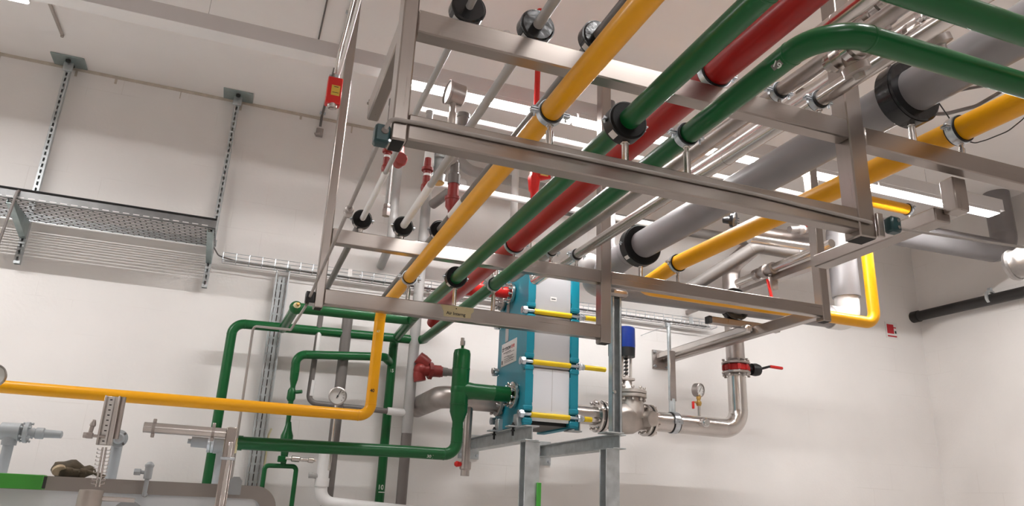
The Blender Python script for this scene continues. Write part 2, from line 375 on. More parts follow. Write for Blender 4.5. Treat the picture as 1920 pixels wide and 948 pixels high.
for (x, z) in ((3.71,1.33),(3.71,1.47),(3.84,1.33),(3.84,1.475)): obj('anchor_bolt', MB().hexa((x,6.235,z), -Y, .014, .022), 'zinc', w_)
obj('mounting_channel', MB().box(3.728, 3.796, 4.85, 6.235, 1.395, 1.46, .012), 'sspipe', rk)
# short stub tube lying on the right rail
obj('cantilever_arm', MB().box(3.46, 4.12, 4.92, 4.98, 1.451, 1.505, .004), 'ss', rk)
obj('arm_end_cap', MB().box(3.43, 3.46, 4.918, 4.982, 1.449, 1.507, .004), 'black', rk)
# masking tape note
p = U(855,584,Y=YB); tp = MB().prism([(p.x-.097,YB-.0012,1.098),(p.x-.075,YB-.0012,1.062),(p.x-.072,YB-.0012,1.030),(p.x+.09,YB-.0012,1.036),(p.x+.093,YB-.0012,1.065),(p.x+.108,YB-.0012,1.078),(p.x+.106,YB-.0012,1.099)], Y, .0011)
t = thing('tape_note', 'handwritten masking tape note stuck on the far lower beam', 'note', (p.x, YB, 1.03))
obj('tape', tp, 'tape', t)
obj('handwriting', MB().text('Air Interng', (p.x, YB-.0018, 1.052), X, Z, .026, bold=.0006), 'ink', t); obj('push_pin', MB().ball((p.x+.0, YB-.004, 1.083), .0035), 'ink', t)
# ------------------------------------------------------------------ pipe clamps
def clamp(x, z, y, r, top, label, grp, lug=0.0, mt='zinc', wide=1.0):
    t = thing('pipe_clamp', label, 'pipe clamp', (x, y, top), grp); ro = r+.0085
    obj('band', MB().ring((x,y,z), Y, r+.004, ro, .026*wide, 36), mt, t)
    obj('rubber_liner', MB().ring((x,y,z), Y, r-.0005, r+.0055, .036*wide, 36), 'black', t)
    for s in (-1, 1):
        c = V((x+s*(ro+.011)*math.cos(lug), y, z+s*(ro+.011)*math.sin(lug)*.6))
        b = MB().obox(c+Z*.004, (X,Y,Z), (.014,.011*wide,.0025), .001).obox(c-Z*.004, (X,Y,Z), (.014,.011*wide,.0025), .001)
        b.cyl(c-Z*.022, c+Z*.013, .004, n=8).hexa(c+Z*.007, Z, .0085, .007)
        obj('lug_bolt', b, mt, t)
    zb = z-ro; g = zb-top
    if g > .028:
        st = MB().cyl((x,y,top), (x,y,top+g-.022), .0125, n=20, ch=.0015); st.cyl((x,y,top+g-.024), (x,y,zb+.003), .008, n=12).hexa((x,y,zb-.006), Z, .013, .009)
        obj('standoff', st, 'sspipe', t)
    elif g > .003:
        obj('standoff', MB().cyl((x,y,top), (x,y,zb+.003), .007, n=12), 'ssdull', t)
    return t
def insul(x, z, y, r, R, top, label, grp, w=.05, gloss='black', lab=True):
    t = thing('insulated_clamp', label, 'pipe clamp', (x, y, top), grp)
    obj('foam_ring', MB().lathe((x,y-w/2,z), Y, [(0,r-.001),(0,R-.006),(.006,R),(w-.006,R),(w,R-.006),(w,r-.001)], 40, True), 'foam' if gloss == 'black' else gloss, t)
    obj('outer_shell', MB().ring((x,y,z), Y, R-.001, R+.003, w*.78, 40), gloss, t)
    if lab:
        a0 = math.radians(218); b = MB(); n = 6
        for k in range(n):
            a, c = a0+k*.06*.07/R*1.0, a0+(k+1)*.06*.07/R
            q = lambda an, yy, rr: V((x+rr*math.cos(an), yy, z+rr*math.sin(an)))
            b.quad(q(a,y-w*.3,R+.0036), q(c,y-w*.3,R+.0036), q(c,y+w*.25,R+.0036), q(a,y+w*.25,R+.0036))
        obj('size_label', b, 'paper', t)
    zb = z-R-.003; g = zb-top
    if g > .012:
        obj('standoff', MB().cyl((x,y,top), (x,y,zb+.002), .012 if R < .1 else .014, n=20).hexa((x,y,zb-.008), Z, .016, .009), 'sspipe', t)
    else:
        obj('standoff', MB().box(x-.02, x+.02, y-.014, y+.014, top, max(zb+.006, top+.006), .002), 'zinc', t)
    for q in (-1, 1) if gloss == 'black' else ():
        s = MB().box(x+q*(R+.003)-.0, x+q*(R+.017), y-.012, y+.012, z-.003, z+.003, .001).cyl((x+q*(R+.01),y,z-.014),(x+q*(R+.01),y,z+.012),.0035,n=8)
        obj('lug', s, 'zinc', t)
    return t
# line through the two rack frames: (x, z) at the near frame and at the far frame
LN = {'yellow': (.832,1.234,.845,1.240), 'g1': (1.110,1.258,1.124,1.280), 'g2': (1.353,1.266,1.366,1.272), 'red': (1.487,1.556,1.487,1.556),
      'ss0': (1.655,1.54,1.655,1.54), 'ss1': (1.775,1.546,1.735,1.540), 'ss2': (1.962,1.552,1.912,1.546), 'big': (2.438,1.694,2.378,1.680), 'yr': (2.706,1.588,2.662,1.602),
      'p1': (.527,1.542,.536,1.548), 'p2': (.770,1.543,.779,1.546), 'p3': (.998,1.566,1.001,1.560)}
def on(k, y):
    x0, z0, x1, z1 = LN[k]; f = (y-YA)/(YB-YA); return V((x0+(x1-x0)*f, y, z0+(z1-z0)*f))
UT, LT = 1.482, 1.108; UTB, LTB = 1.462, 1.102; yc, yd = YA+.03, YB+.03
RP = {'yellow': .0365, 'g1': .0363, 'g2': .0363, 'red': .060, 'ss0': .03, 'ss1': .028, 'ss2': .0315, 'big': .0917, 'yr': .055, 'p1': .0125, 'p2': .0185, 'p3': .0215}
GN, GF = 'clamps on the near rack frame', 'clamps on the far rack frame'
for k, near, far in [('yellow', 'zinc clamp around the yellow pipe, standing on the near lower beam', 'zinc clamp around the yellow pipe, standing on the far lower beam'),
                     ('g2', 'zinc clamp around the right green pipe on the near lower beam', 'zinc clamp around the right green pipe beside the tape note')]:
    p = on(k, yc); clamp(p.x, p.z, yc, RP[k], LT, near, GN); p = on(k, yd); clamp(p.x, p.z, yd, RP[k], LTB, far, GF)
for k, near, far in [('red', 'wide clamp around the red pipe on the near upper beam', 'wide clamp around the red pipe on the far upper beam'),
                     ('ss1', 'clamp around the narrower stainless pipe on the near upper beam', 'clamp around the narrower stainless pipe on the far upper beam'),
                     ('ss2', 'clamp around the second stainless pipe, next to the near right post', 'clamp around the second stainless pipe above the blue heat exchanger')]:
    p = on(k, yc); clamp(p.x, p.z, yc, RP[k], UT, near, GN); p = on(k, yd); clamp(p.x, p.z, yd, RP[k], UTB, far, GF)
p = on('yr', yc); clamp(p.x, p.z, yc, RP['yr'], 1.468, 'wide zinc clamp around the thick yellow pipe on the right near beam', GN, wide=1.4)
p = on('yr', yd); clamp(p.x, p.z, yd, RP['yr'], UTB, 'zinc clamp around the thick yellow pipe on the far right beam', GF)
for k, R, near, far, w in [('p1', .056, 'black insulated clamp cut by the top of the photo, leftmost on the near upper beam', 'black insulated clamp on the far upper beam, leftmost of the three', .05),
                        ('p2', .059, 'black insulated clamp on the near upper beam around the light grey pipe', 'black insulated clamp on the far upper beam, middle of the three', .05),
                        ('p3', .058, 'black insulated clamp on the near upper beam just left of the yellow pipe', 'black insulated clamp on the far upper beam touching the yellow pipe', .05)]:
    p = on(k, yc); insul(p.x, p.z+.0, yc, RP[k], R, UT, near, GN, w, 'blackgloss'); p = on(k, yd); insul(p.x, p.z, yd, RP[k], R*.95, UTB, far, GF, w)
p = on('g1', yc); insul(p.x, p.z, yc, RP['g1'], .068, LT, 'black insulated clamp around the left green pipe on the near lower beam', GN, .062)
p = on('g1', yd); insul(p.x, p.z, yd, RP['g1'], .062, LTB, 'black insulated clamp around the left green pipe above the tape note', GF, .055)
p = on('big', yc); insul(p.x, p.z, yc, RP['big'], .136, 1.468, 'huge black insulated clamp around the big grey pipe on the near beam', GN, .085, 'blackgloss', False)
p = on('big', yd); insul(p.x, p.z, yd, RP['big'], .136, UTB, 'huge black insulated clamp around the big grey pipe on the far beam', GF, .085)
# ------------------------------------------------------------------ long pipe runs
YN = -4.49
def ends(k, y0, y1): return [on(k, y0), on(k, y1)]
W = .004
# yellow, from the rack down and off to the left
yz = U(690,779,Y=5.03)
ye = V((on('yellow',5.03).x-.003, 5.03, on('yellow',5.03).z))
yp = [on('yellow', YN), ye, V((ye.x-.005, 5.03, yz.z)), V((-4.2, 5.03, yz.z-.0))]
t = thing('yellow_pipe', 'yellow pipe crossing the rack, dropping beside the green risers and running left', 'pipe', (ye.x, ye.y, yz.z))
obj('pipe_run', MB().tube(yp, .0365, .075, 24, W), 'yellow', t)
q = V((ye.x-.004, 5.03, U(695,733,Y=5.03).z)); ax_ = (q, Z)
vdir = V((-q.x, -q.y, 0)).normalized()
obj('number_patch', MB().text('40', q+vdir*.0365, Z.cross(vdir)*-1 if False else vdir.cross(Z)*-1, Z, .03, ax_, .0373, .0008), 'ink', t, 'handwritten 40')
q2 = V((q.x, 5.03, U(708,623,Y=5.03).z)); obj('number_mark', MB().text('47', q2+vdir*.0365, vdir.cross(Z)*-1, Z, .024, (q2,Z), .0373, .0004), 'cream', t, 'pale 47 mark')
# left green line with its header
hx0 = U(765,599,Z=1.27); g1e = V((1.165, 6.12, 1.272))
t = thing('green_pipe', 'left green pipe of the rack, from the top right photo corner to the back wall', 'pipe', (1.165, 6.1, FL))
yk = (U(1700,-8,Z=1.26).y+U(1900,47,Z=1.26).y)/2
m = MB().tube([(XR-.01,yk,1.26), (on('g1',yk).x,yk,1.26), on('g1',2.0), V((1.125,5.2,1.276)), g1e, V((1.168, 6.12, FL))], .0363, [.13,.3,.3,.07], 26, W, 10)
obj('pipe_run', m, 'green', t)
hy = 5.34
m = MB().tube([(1.13,hy,1.275), (.31,hy,1.262)], .0375, 0, 24).ball((.305,hy,1.262), .048, n=20)
obj('header', m, 'green', t)
m = MB().tube([(.30,hy,1.26),(.262,5.98,1.235)], .034, 0, 20); obj('stub', m, 'green', t)
obj('cream_seal', MB().ball((.305,hy-.035,1.268), .026, (1,.6,1)), 'cream', t); obj('seal_nut', MB().hexa((.312,hy-.045,1.272), (0,-1,.4), .012, .02), 'brass', t)
q = V((1.168,6.12,U(733,695,Y=6.1).z)); vd = V((-q.x,-q.y,0)).normalized()
obj('number_mark', MB().text('15', q+vd*.0363, vd.cross(Z)*-1, Z, .038, (q,Z), .0372, .0006), 'chalk', t, 'white chalk number')
q = V((1.168,6.12,U(709,913,Y=6.1).z)); obj('number_mark', MB().text('10', q+vd*.0363, vd.cross(Z)*-1, Z, .05, (q,Z), .0372, .0006), 'chalk', t, 'white chalk number')
obj('chalk_line', MB().ring((q.x,q.y,q.z-.035), Z, .0360, .0372, .006, 24), 'chalk', t)
# right green line
t = thing('green_pipe', 'right green pipe of the rack with big near elbow, ending down the wall', 'pipe', (-.1,5.98,FL))
ne = U(1600,62,Z=1.264)
m = MB().tube([(XR-.01,1.315,1.262), (1.345,1.335,1.262), V((1.36,2.2,1.268)), V((1.372,5.98,1.268)), V((-.1,5.98,1.236)), V((-.1,5.98,FL))], .0363, [.14,2.0,.075,.085], 26, W, 12)
obj('pipe_run', m, 'green', t)
q = U(1475,131,Z=1.264); yy_ = 1.51; q = V((1.345+.015*(yy_-1.335)/.865, yy_, 1.262+.006*(yy_-1.335)/.865)); vd = (-q).normalized(); vd = (vd-Y*vd.y).normalized()
n_ = vd; du = (Y*-1).lerp(n_.cross(Y)*1.0, .0)
pt = MB()
for k in range(6):
    for (a, b) in [(-.24+k*.08, -.24+(k+1)*.08)]:
        r_ = .0369; f = lambda an, yy: V((q.x, yy, q.z))+(Matrix.Rotation(an, 3, Y) @ n_)*r_*1.0
        pt.quad(f(a,q.y-.02), f(b,q.y-.02), f(b,q.y+.02), f(a,q.y+.02))
obj('chalk_patch', pt, 'greydark', t)
rt = (CR*1.0+CU*.02); tv = (rt-n_*rt.dot(n_)).normalized(); uv = n_.cross(tv); uv = uv if uv.dot(CU) > 0 else -uv
obj('number_mark', MB().text('19', q+n_*.0363, tv, uv, .03, (q,Y), .0375, .0006), 'chalk', t, 'white 19')
# red
t = thing('red_pipe', 'thick red pipe on the rack, ending at the upper port of the heat exchanger', 'pipe', (1.49,5.3,1.5))
obj('pipe_run', MB().tube([(1.487,YN,1.556),(1.487,5.92,1.556),(1.487,6.1,1.45)], .060, .09, 28), 'red', t)
obj('branch', MB().lathe((1.49,5.27,1.565), X, [(0,0),(0,.066),(.14,.066),(.25,.046),(.36,.046),(.36,0)], 28), 'redbright', t)
obj('branch_flange', bolts(flange(MB(), (1.872,5.27,1.565), X, .082, .024), (1.862,5.27,1.565), X, .066, 10, .06, .011), 'sspipe', t)
# stainless
def ss(k, y1, name, label, m_='sspipe', welds=(), up=.3):
    e = on(k, y1); mb = MB().tube(ends(k, YN, y1)+[e+V((0,0,up))], RP[k], .06, 24, .003)
    for w in welds: p = on(k, w); mb.ring(p, Y, RP[k]-.001, RP[k]+.0012, .004)
    return solo(name, mb, m_, label, 'pipe')
ss('ss0', 5.0, 'stainless_pipe', 'polished stainless pipe directly right of the red pipe', welds=(1.6,2.1,3.1))
ss('ss1', 4.86, 'stainless_pipe', 'narrow stainless pipe between the right green pipe and the wider stainless one', 'ssdull', (1.75,2.8), .35)
ss('ss2', 4.85, 'stainless_pipe', 'brushed stainless pipe left of the big grey pipe', 'sspipe', (2.6,), .3)
# big grey with riser, going right and up again
t = thing('grey_pipe', 'big grey jacketed pipe across the rack with right-hand branch and white elbow', 'pipe', (2.4,4.7,1.5))
yg = 4.95; xg = U(1581,500,Y=yg).x; zg = U(1346,590,Y=yg).z+.094
obj('pipe_run', MB().tube(ends('big', YN, 4.3)+[V((2.372,yg,zg)), V((xg-.2,yg,zg+.03))], .0917, .16, 32, .003), 'greypipe', t)
obj('riser', MB().lathe((2.44,4.72,1.68), Z, [(0,0),(0,.085),(.12,.085),(.20,.048),(1.4,.048),(1.4,0)], 28), 'greypipe', t)
obj('dome', MB().ball((2.28,4.72,1.70), .085, n=24), 'greylight', t)
zw = U(1705,440,Y=yg).z; xw = U(1874,400,Y=yg).x
obj('white_elbow', MB().tube([(xg-.21,yg,zg+.03),(xg,yg,zg+.03),(xg,yg,zg+.24)], .101, .15, 28), 'white', t)
obj('vertical_run', MB().tube([(xg,yg,zg+.23),(xg,yg,zw-.02),(xw,yg,zw+.02),(xw,yg,ZC)], .118, [.14,.2], 30, .003, 12), 'greypipe', t)
insul(3.70, zg+.012, yg, .0917, .132, 1.505, 'black insulated clamp under the far right beam, on the short stub arm', GF, .07, 'blackgloss', False)
# thick yellow on the right
t = thing('yellow_pipe', 'thick yellow pipe of the right bay, looping down beside the white elbow', 'pipe', (2.66,4.5,1.45))
yq = 4.65; rt_ = U(1704,393,Y=yq); ze_ = U(1400,570,Y=yq).z; xq = U(1633,540,Y=yq).x
obj('near_run', MB().tube([on('yr',YN), on('yr',4.16), V((2.655,yq,ze_)), V((xq,yq,ze_)), V((xq,yq,rt_.z)), V((rt_.x,yq,rt_.z))], lambda i: .053 if i < 10 else .048, [.3,.1,.1,.1], 26), "yellow", t)
t = clamp(rt_.x-.01, rt_.z, yq, .048, rt_.z-.085, 'zinc clamp at the right end of the short yellow stub', GF)
# rotate that clamp so it grips the sideways stub
t.rotation_euler.z = PI/2
# thin refrigerant lines
def thin(k, pts, m_, label, fil=.06):
    return solo('grey_pipe', MB().tube([on(k, YN)]+pts, RP[k]*1.0, fil, 16), m_, label, 'pipe')
def thin2(k, pts, r2, m_, m2, label, fil):
    t = thing('grey_pipe', label, 'pipe', pts[-1]); obj('pipe_run', MB().tube([on(k, YN), on(k, 4.2)], RP[k], 0, 16), m_, t)
    obj('insulated_run', MB().tube([on(k, 4.19)]+pts, r2, fil, 18), m2, t); return t
t = thin2('p1', [V((.54,5.97,1.55)), V((.524,5.97,.69)), V((1.20,5.97,.672))], .0215, 'greylight', 'greymid', 'thin grey pipe, leftmost on the rack, dropping and turning right at the dial gauge', .06)
for z0_, z1_ in ((1.24, 1.02), (.86, .74)): obj('white_joint', MB().tube([(.537,5.97,z0_),(.533,5.97,z1_)], .0225, 0, 18), 'white', t)
solo('grey_pipe', MB().tube([on('p2',YN), on('p2',4.28), V((.785,4.31,1.475)), V((.985,4.31,1.475))], RP['p2'], .04, 18), 'greylight', 'light grey pipe second from left on the rack, turning right behind the far upper beam', 'pipe')
t = thing('grey_pipe', 'grey pipe left of the yellow pipe, dropping thick to the floor behind the dial gauge', 'pipe', (.745,5.97,FL))
obj('pipe_run', MB().tube([on('p3',YN), on('p3',4.2)], RP['p3'], 0, 18), 'greymid', t); obj('insulated_run', MB().tube([on('p3',4.19), V((1.0,5.6,1.56)), V((1.0,5.97,1.55))], .024, 0, 18), 'greymid', t)
obj('drop', MB().tube([(1.02,5.97,1.525), (.748,5.97,1.52), (.748,5.97,.05), (.745,5.97,FL)], .042, [.09,.09], 20), 'greymid', t)
# white insulation sleeves and red angle valves on the refrigerant lines
def yfor(k, px):
    best = min((abs(proj(on(k, y/100)).x-px), y/100) for y in range(210, 640)); return best[1]
def proj(p):
    p = V(p); d = p.dot(_fw); return V((960+FPX*p.dot(CR)/d, 474-FPX*p.dot(CU)/d, d))
def sleeve(k, y0, y1, r, m_, label):
    return solo('pipe_sleeve', MB().tube([on(k,y0), on(k,y1)], r, 0, 16), m_, label, 'sleeve')
yv1 = yfor('p1', 722); yv2 = yfor('p2', 798); yv3 = yfor('p3', 838)
sleeve('p1', yv1-.02, YB+.0, .0165, 'white', 'white sleeve on the leftmost thin pipe below its red valve')
sleeve('p2', yv2-.12, YB, .022, 'white', 'white sleeve on the second thin pipe below its red valve')
sleeve('p3', yv3-.35, yv3-.1, .0235, 'white', 'white sleeve on the pipe beside the yellow pipe')
def angle_valve(p, h, r, label, cap=None):
    t = thing('red_valve', label, 'valve', p)
    obj('body', MB().tube([p-Y*r*2.2, p, p+Z*h*.55], r, r*1.8, 16).ball(p+Z*h*.1, r*1.35, (1,1,1.3)), 'redvalve', t)
    obj('bonnet', MB().lathe(p+Z*h*.5, Z, [(0,0),(0,r*.9),(h*.1,r*.9),(h*.12,r*1.5),(h*.2,r*1.5),(h*.24,r),(h*.5,r*.85),(h*.5,0)], 16), 'redvalve', t)
    if cap: obj('cap_band', MB().ring(p+Z*h*.48, Z, r*.85, r*1.0, h*.07, 16), 'white', t)
    return t
angle_valve(on('p1', yv1)+V((0,0,.01)), .17, .017, 'small dark red valve on the leftmost thin pipe', 1)
angle_valve(on('p2', yv2)+V((0,0,.01)), .19, .021, 'slim dark red valve below the lime-scaled fitting', 1)
# round dark red cap and white risers
def at(px, py, Y_): return U(px, py, Y=Y_)
c = at(748,303,4.3)
t = thing('red_valve', 'round dark red valve cap below the near left post end', 'valve', c)
obj('cap', MB().lathe(c-Y*.06, Y, [(0,0),(0,.04),(.009,.045),(.038,.045),(.046,.031),(.1,.031),(.1,0)], 10), 'redvalve', t)
obj('neck', MB().cyl(c+Y*.0, c+V((.0,.05,.13)), .034, n=16), 'redvalve', t)
a, b = at(746,318,5.75), at(733,445,5.75)
solo('white_pipe', MB().tube([(a.x,5.75,a.z+.35),(a.x,5.75,b.z-.05),(a.x+.02,6.24,b.z-.1)], .036, .07, 20), 'greylight', 'light grey riser hanging below the round red valve cap', 'pipe')
a = at(729,310,4.4); b = at(724,398,4.4)
t = thing('drain_tube', 'thin white drain tube with a square nut at its lower end', 'tube', b)
obj('tube', MB().cyl(b, (b.x,b.y,a.z+.1), .014, n=14), 'greylight', t); obj('nut', MB().hexa(b-Z*.025, Z, .026, .05).hexa(b+Z*.03, Z, .022, .025), 'ssdull', t)
# big silver fitting with ochre underside
c = at(820,342,4.05); k_ = .78
t = thing('silver_fitting', 'silver valve body with ochre lime stain under the near lower beam', 'valve', c)
S_ = lambda pr: [(a_*k_, b_*k_) for a_, b_ in pr]
obj('body', MB().lathe(c, Z, S_([(0,0),(0,.055),(.1,.06),(.19,.052),(.19,.075),(.225,.075),(.23,.06),(.25,.06),(.25,.075),(.28,.075),(.28,0)]), 24), 'galv', t)
obj('ochre_base', MB().lathe(c-Z*.006, Z, [(0,0),(0,.038),(.007,.042),(.007,0)], 24), 'rustplug', t)
obj('flange_bolts', bolts(MB(), c+Z*.187, Z, .052, 6, .06, .008), 'zinc', t)
obj('branch', MB().tube([c+V((.02,0,.08)), c+V((.05,-.50,.10))], .034, 0, 18), 'greylight', t)
obj('outlet', MB().tube([c+V((-.02,.0,.03)), c+V((-.045,-.07,-.03))], .024, 0, 16), 'white', t)
c2 = at(803,318,4.0)
t = thing('white_filter', 'small white pot with ochre bottom left of the silver valve body', 'filter', c2)
obj('pot', MB().lathe(c2, Z, S_([(0,0),(.0,.03),(.04,.04),(.18,.036),(.2,.03),(.2,0)]), 18), 'white', t); obj('ochre_base', MB().cyl(c2-Z*.014, c2, .016, .023, n=14), 'rustplug', t)
# tall red relief valve
c = at(846,410,3.9); k_ = .86
t = thing('red_valve', 'tall dark red relief valve with grey bonnet left of the yellow pipe', 'valve', c)
obj('body', MB().lathe(c, Z, S_([(0,0),(0,.022),(.06,.028),(.085,.046),(.13,.048),(.135,.054),(.155,.054),(.16,.038),(.25,.036),(.25,0)]), 20), 'redvalve', t)
obj('bonnet', MB().lathe(c+Z*.25*k_, Z, S_([(0,0),(0,.042),(.07,.042),(.08,.032),(.16,.029),(.17,.018),(.19,.018),(.19,0)]), 20), 'greymid', t)
obj('elbow', MB().tube([c+Z*.04, c+V((-.004,.0,-.05)), c+V((-.02,-.10,-.065))], .022, .04, 16), 'redvalve', t)
# pressure gauge seen above the near beam
c = at(851,176,4.02); q = at(858,228,4.02); k_ = .82
t = thing('pressure_gauge', 'brown-backed pressure gauge standing above the near lower beam', 'gauge', q)
gx = V((-.98,-.10,.05)).normalized()
obj('case', MB().lathe(c+gx*.04, -gx, S_([(0,.088),(-.008,.094),(.01,.094),(.015,.088),(.12,.085),(.13,.07),(.13,0)]), 32), 'ssdull', t)
obj('dial', MB().lathe(c+gx*.04, -gx, S_([(.004,0),(.004,.088)]), 32), 'dialgrey', t)
obj('stem', MB().lathe(c-Z*.34, Z, [(0,0),(0,.02),(.12,.02),(.13,.028),(.2,.028),(.21,.02),(.275,.02),(.275,0)], 12), 'sscast', t)
for i, (px, py, h, r, mm, lb) in enumerate([(740,186,.30,.042,'greymid','short grey pipe end left of the thin pipe behind the near post'), (806,208,.16,.03,'greylight','small white cap between two thin pipes above the near beam'), (868,214,.22,.06,'greymid','grey cylinder cap right of the gauge stem')]):
    q = at(px, py, 4.1); r *= .8; h *= .8; solo('capped_stub', MB().lathe(q-Z*h, Z, [(0,0),(0,r*.9),(h*.8,r*.9),(h*.82,r),(h*.97,r),(h,r*.8),(h,0)], 18), mm, lb, 'cap')
# horizontal white service pipes under the lamps
a, b = at(793,205,4.62), at(1110,282,4.62)
t = thing('white_pipe', 'white horizontal pipe right below the lit battens, higher of the two', 'pipe', (2,4.62,a.z-.02)); obj('pipe_run', MB().tube([(a.x-.03,4.62,a.z),(4.3,4.62,b.z+.0)], .02, 0, 14), 'white', t)
a, b = at(817,343,5.2), at(992,380,5.2)
t = thing('white_pipe', 'white horizontal pipe behind the red valves, lower of the two', 'pipe', (2,5.2,a.z-.02)); obj('pipe_run', MB().tube([(a.x-.05,5.2,a.z),(3.4,5.2,b.z)], .027, 0, 14), 'white', t)
a = at(963,330,5.85)
solo('white_pipe', MB().tube([(a.x,5.8,ZC),(a.x,5.8,1.75)], .033, 0, 16), 'white', 'bright white vertical pipe between the yellow pipe and the red lever valve', 'pipe')
a = at(896,322,6.0)
solo('white_pipe', MB().tube([(a.x-.5,6.0,a.z+.9),(a.x-.15,6.0,a.z),(a.x+.9,6.0,a.z-.05)], .05, .2, 18), 'greylight', 'curved pale pipe near the ceiling behind the yellow pipe', 'pipe')
a = at(1008,140,4.05)
solo('red_drop_pipe', MB().tube([(a.x,4.05,ZC),(a.x,4.05,U(1005,345,Y=4.05).z+.08)], .019, 0, 14), 'redbright', 'thin red vertical pipe in front of the lit batten', 'pipe')
c = at(1006,345,4.05); c.x = a.x
t = thing('red_valve', 'glossy red valve with yellow tag beside the left green pipe', 'valve', c)
obj('body', MB().lathe(c-Z*.11, Z, [(0,0),(0,.018),(.05,.021),(.065,.034),(.11,.038),(.14,.043),(.165,.032),(.2,.026),(.2,0)], 8), 'redbright', t); obj('side_port', MB().cyl(c+V((.02,0,.05)), c+V((.095,-.03,.07)), .03, n=10), 'redbright', t)
obj('tag', MB().obox(c+V((.045,-.06,.06)), (X,Y,Z), (.026,.003,.022), .001), 'brass', t)
p_ = at(825,375,5.6)
solo('dark_pipe', MB().tube([p_+V((-.06,.0,-.05)), p_+V((.09,-.35,.04))], .04, 0, 16), 'greydark', 'short dark grey capped pipe end behind the tall red valve', 'pipe')
# long white riser on the wall with dark lower half, and its red elbow valve
xr_ = 1.305
t = thing('grey_riser', 'pale riser pipe on the wall, dark from the thin cross pipe downwards', 'pipe', (xr_,5.97,FL))
obj('upper_run', MB().tube([(xr_,5.97,3.1),(xr_,5.97,.515)], .043, 0, 20), 'greylight', t); obj('lower_run', MB().tube([(xr_,5.97,.515),(xr_,5.97,FL)], .041, 0, 20), 'greydark', t)
obj('tee', MB().tube([(xr_-.02,5.97,.672),(xr_-.17,5.97,.676)], .03, 0, 16), 'white', t)
c = at(789,693,5.9)
t = thing('red_valve', 'dark red angle valve on the pale wall riser left of the green tee', 'valve', c)
obj('body', MB().tube([c+V((.0,0,-.09)), c+V((-.02,0,.0)), c+V((.16,-.02,.0))], .048, .06, 20).ball(c+V((-.0,0,.0)), .06), 'redvalve', t)
obj('bonnet', MB().lathe(c+V((-.03,0,.10)), V((1,0,-.65)), [(0,0),(0,.05),(.05,.055),(.1,.05),(.1,0)], 18), 'redvalve', t)
obj('gland', MB().lathe(c+V((.06,-.01,.0)), X, [(0,0),(0,.07),(.03,.07),(.035,.05),(.12,.042),(.12,0)], 8), 'redvalve', t)
obj('outlet', MB().lathe(c+V((.17,-.02,0)), X, [(0,0),(0,.036),(.04,.036),(.05,.03),(.2,.03),(.2,0)], 16), 'greymid', t)
# dial thermometer
c = at(633,742,5.6)
t = thing('dial_gauge', 'round dial gauge between the grey drop pipe and the yellow elbow', 'gauge', c-Z*.5)
d_ = V((-.1,-1,-.12)).normalized()
obj('case', MB().lathe(c-d_*.03, d_, [(0,0),(0,.062),(.03,.066),(.045,.066),(.05,.058),(.036,.056)], 32), 'ssdull', t)
obj('dial', MB().lathe(c+d_*.006, d_, [(0,0),(0,.057)], 32), 'dialgrey', t)
xx, yy, _ = basis(d_); rgt = CR; upv = Z
ti = MB()
for k in range(11):
    an = math.radians(225-27*k); e = rgt*math.cos(an)+upv*math.sin(an); ti.obox(c+d_*.0075+e*.046, (e, d_.cross(e), d_), (.006,.0014,.0006), 0)
obj('scale_marks', ti, 'ink', t)
e = (rgt*.45+upv*.9).normalized(); obj('pointer', MB().obox(c+d_*.009+e*.014, (e, d_.cross(e), d_), (.03,.0022,.0008), 0).ball(c+d_*.009, .006), 'ink', t)
obj('stem', MB().cyl(c-d_*.01-Z*.06, c-d_*.01-Z*.11, .014, n=12).cyl(c-d_*.01-Z*.1, c-d_*.01-Z*.52, .01, n=12), 'sspipe', t)
# small green drain run
t = thing('green_pipe', 'slim green drain pipe with two valves behind the yellow pipe, forked below', 'pipe', (.37,5.9,FL))
p0, p1, p2, p3 = U(740,674,Y=5.98), U(556,664,Y=5.9), U(546,742,Y=5.9), U(532,858,Y=5.9)
obj('pipe_run', MB().tube([V((1.14,6.1,p0.z)), V((1.06,5.9,p0.z)), V((p1.x,5.9,p1.z)), V((p1.x+.005,5.9,p1.z-.14))], .033, [.06,.08], 20, .003), 'green', t)
obj('reducer', MB().lathe((p1.x+.005,5.9,p1.z-.14), -Z, [(0,0),(0,.033),(.05,.030),(.1,.019),(.5,.017),(.5,0)], 18), 'green', t)
obj('lower_valve', MB().lathe((p1.x+.01,5.9,p3.z+.26), -Z, [(0,0),(0,.018),(.06,.03),(.1,.045),(.17,.047),(.2,.03),(.32,.018),(.32,0)], 14), 'green', t)
obj('upper_valve', MB().lathe((p2.x,5.9,p2.z+.06), -Z, [(0,0),(0,.02),(.02,.03),(.08,.032),(.1,.02),(.1,0)], 12).cyl((p2.x+.03,5.88,p2.z+.03),(p2.x+.07,5.86,p2.z+.035),.014,n=10), 'green', t)
f0, f1 = U(497,872,Y=5.9), U(556,874,Y=5.9)
obj('fork', MB().tube([(f0.x,5.9,FL),(f0.x,5.9,f0.z),(f1.x,5.9,f1.z),(f1.x,5.9,FL)], .017, .03, 14), 'green', t)
obj('fork_tee', MB().tube([(p1.x+.01,5.9,f0.z+.12),(p1.x+.01,5.9,f0.z)], .02, 0, 14).obox((p1.x-.005,5.88,f0.z+.05), (X,Y,Z), (.03,.022,.022), .004), 'green', t)
a = U(535,858,Y=5.86); b = U(592,863,Y=5.86)
t = thing('drain_cock', 'small steel drain cock right of the green fork', 'valve', (a.x,5.86,a.z-.03))
obj('body', MB().lathe(a, b-a, [(0,0),(0,.012),(.04,.012),(.045,.022),(.1,.022),(.105,.014),(.16,.014),(.165,.02),(.2,.02),(.205,.012),((b-a).length,.010),((b-a).length,0)], 12), 'sspipe', t)
a, b, c = U(597,800,Y=5.86), U(601,925,Y=5.86), U(700,948,Y=5.86)
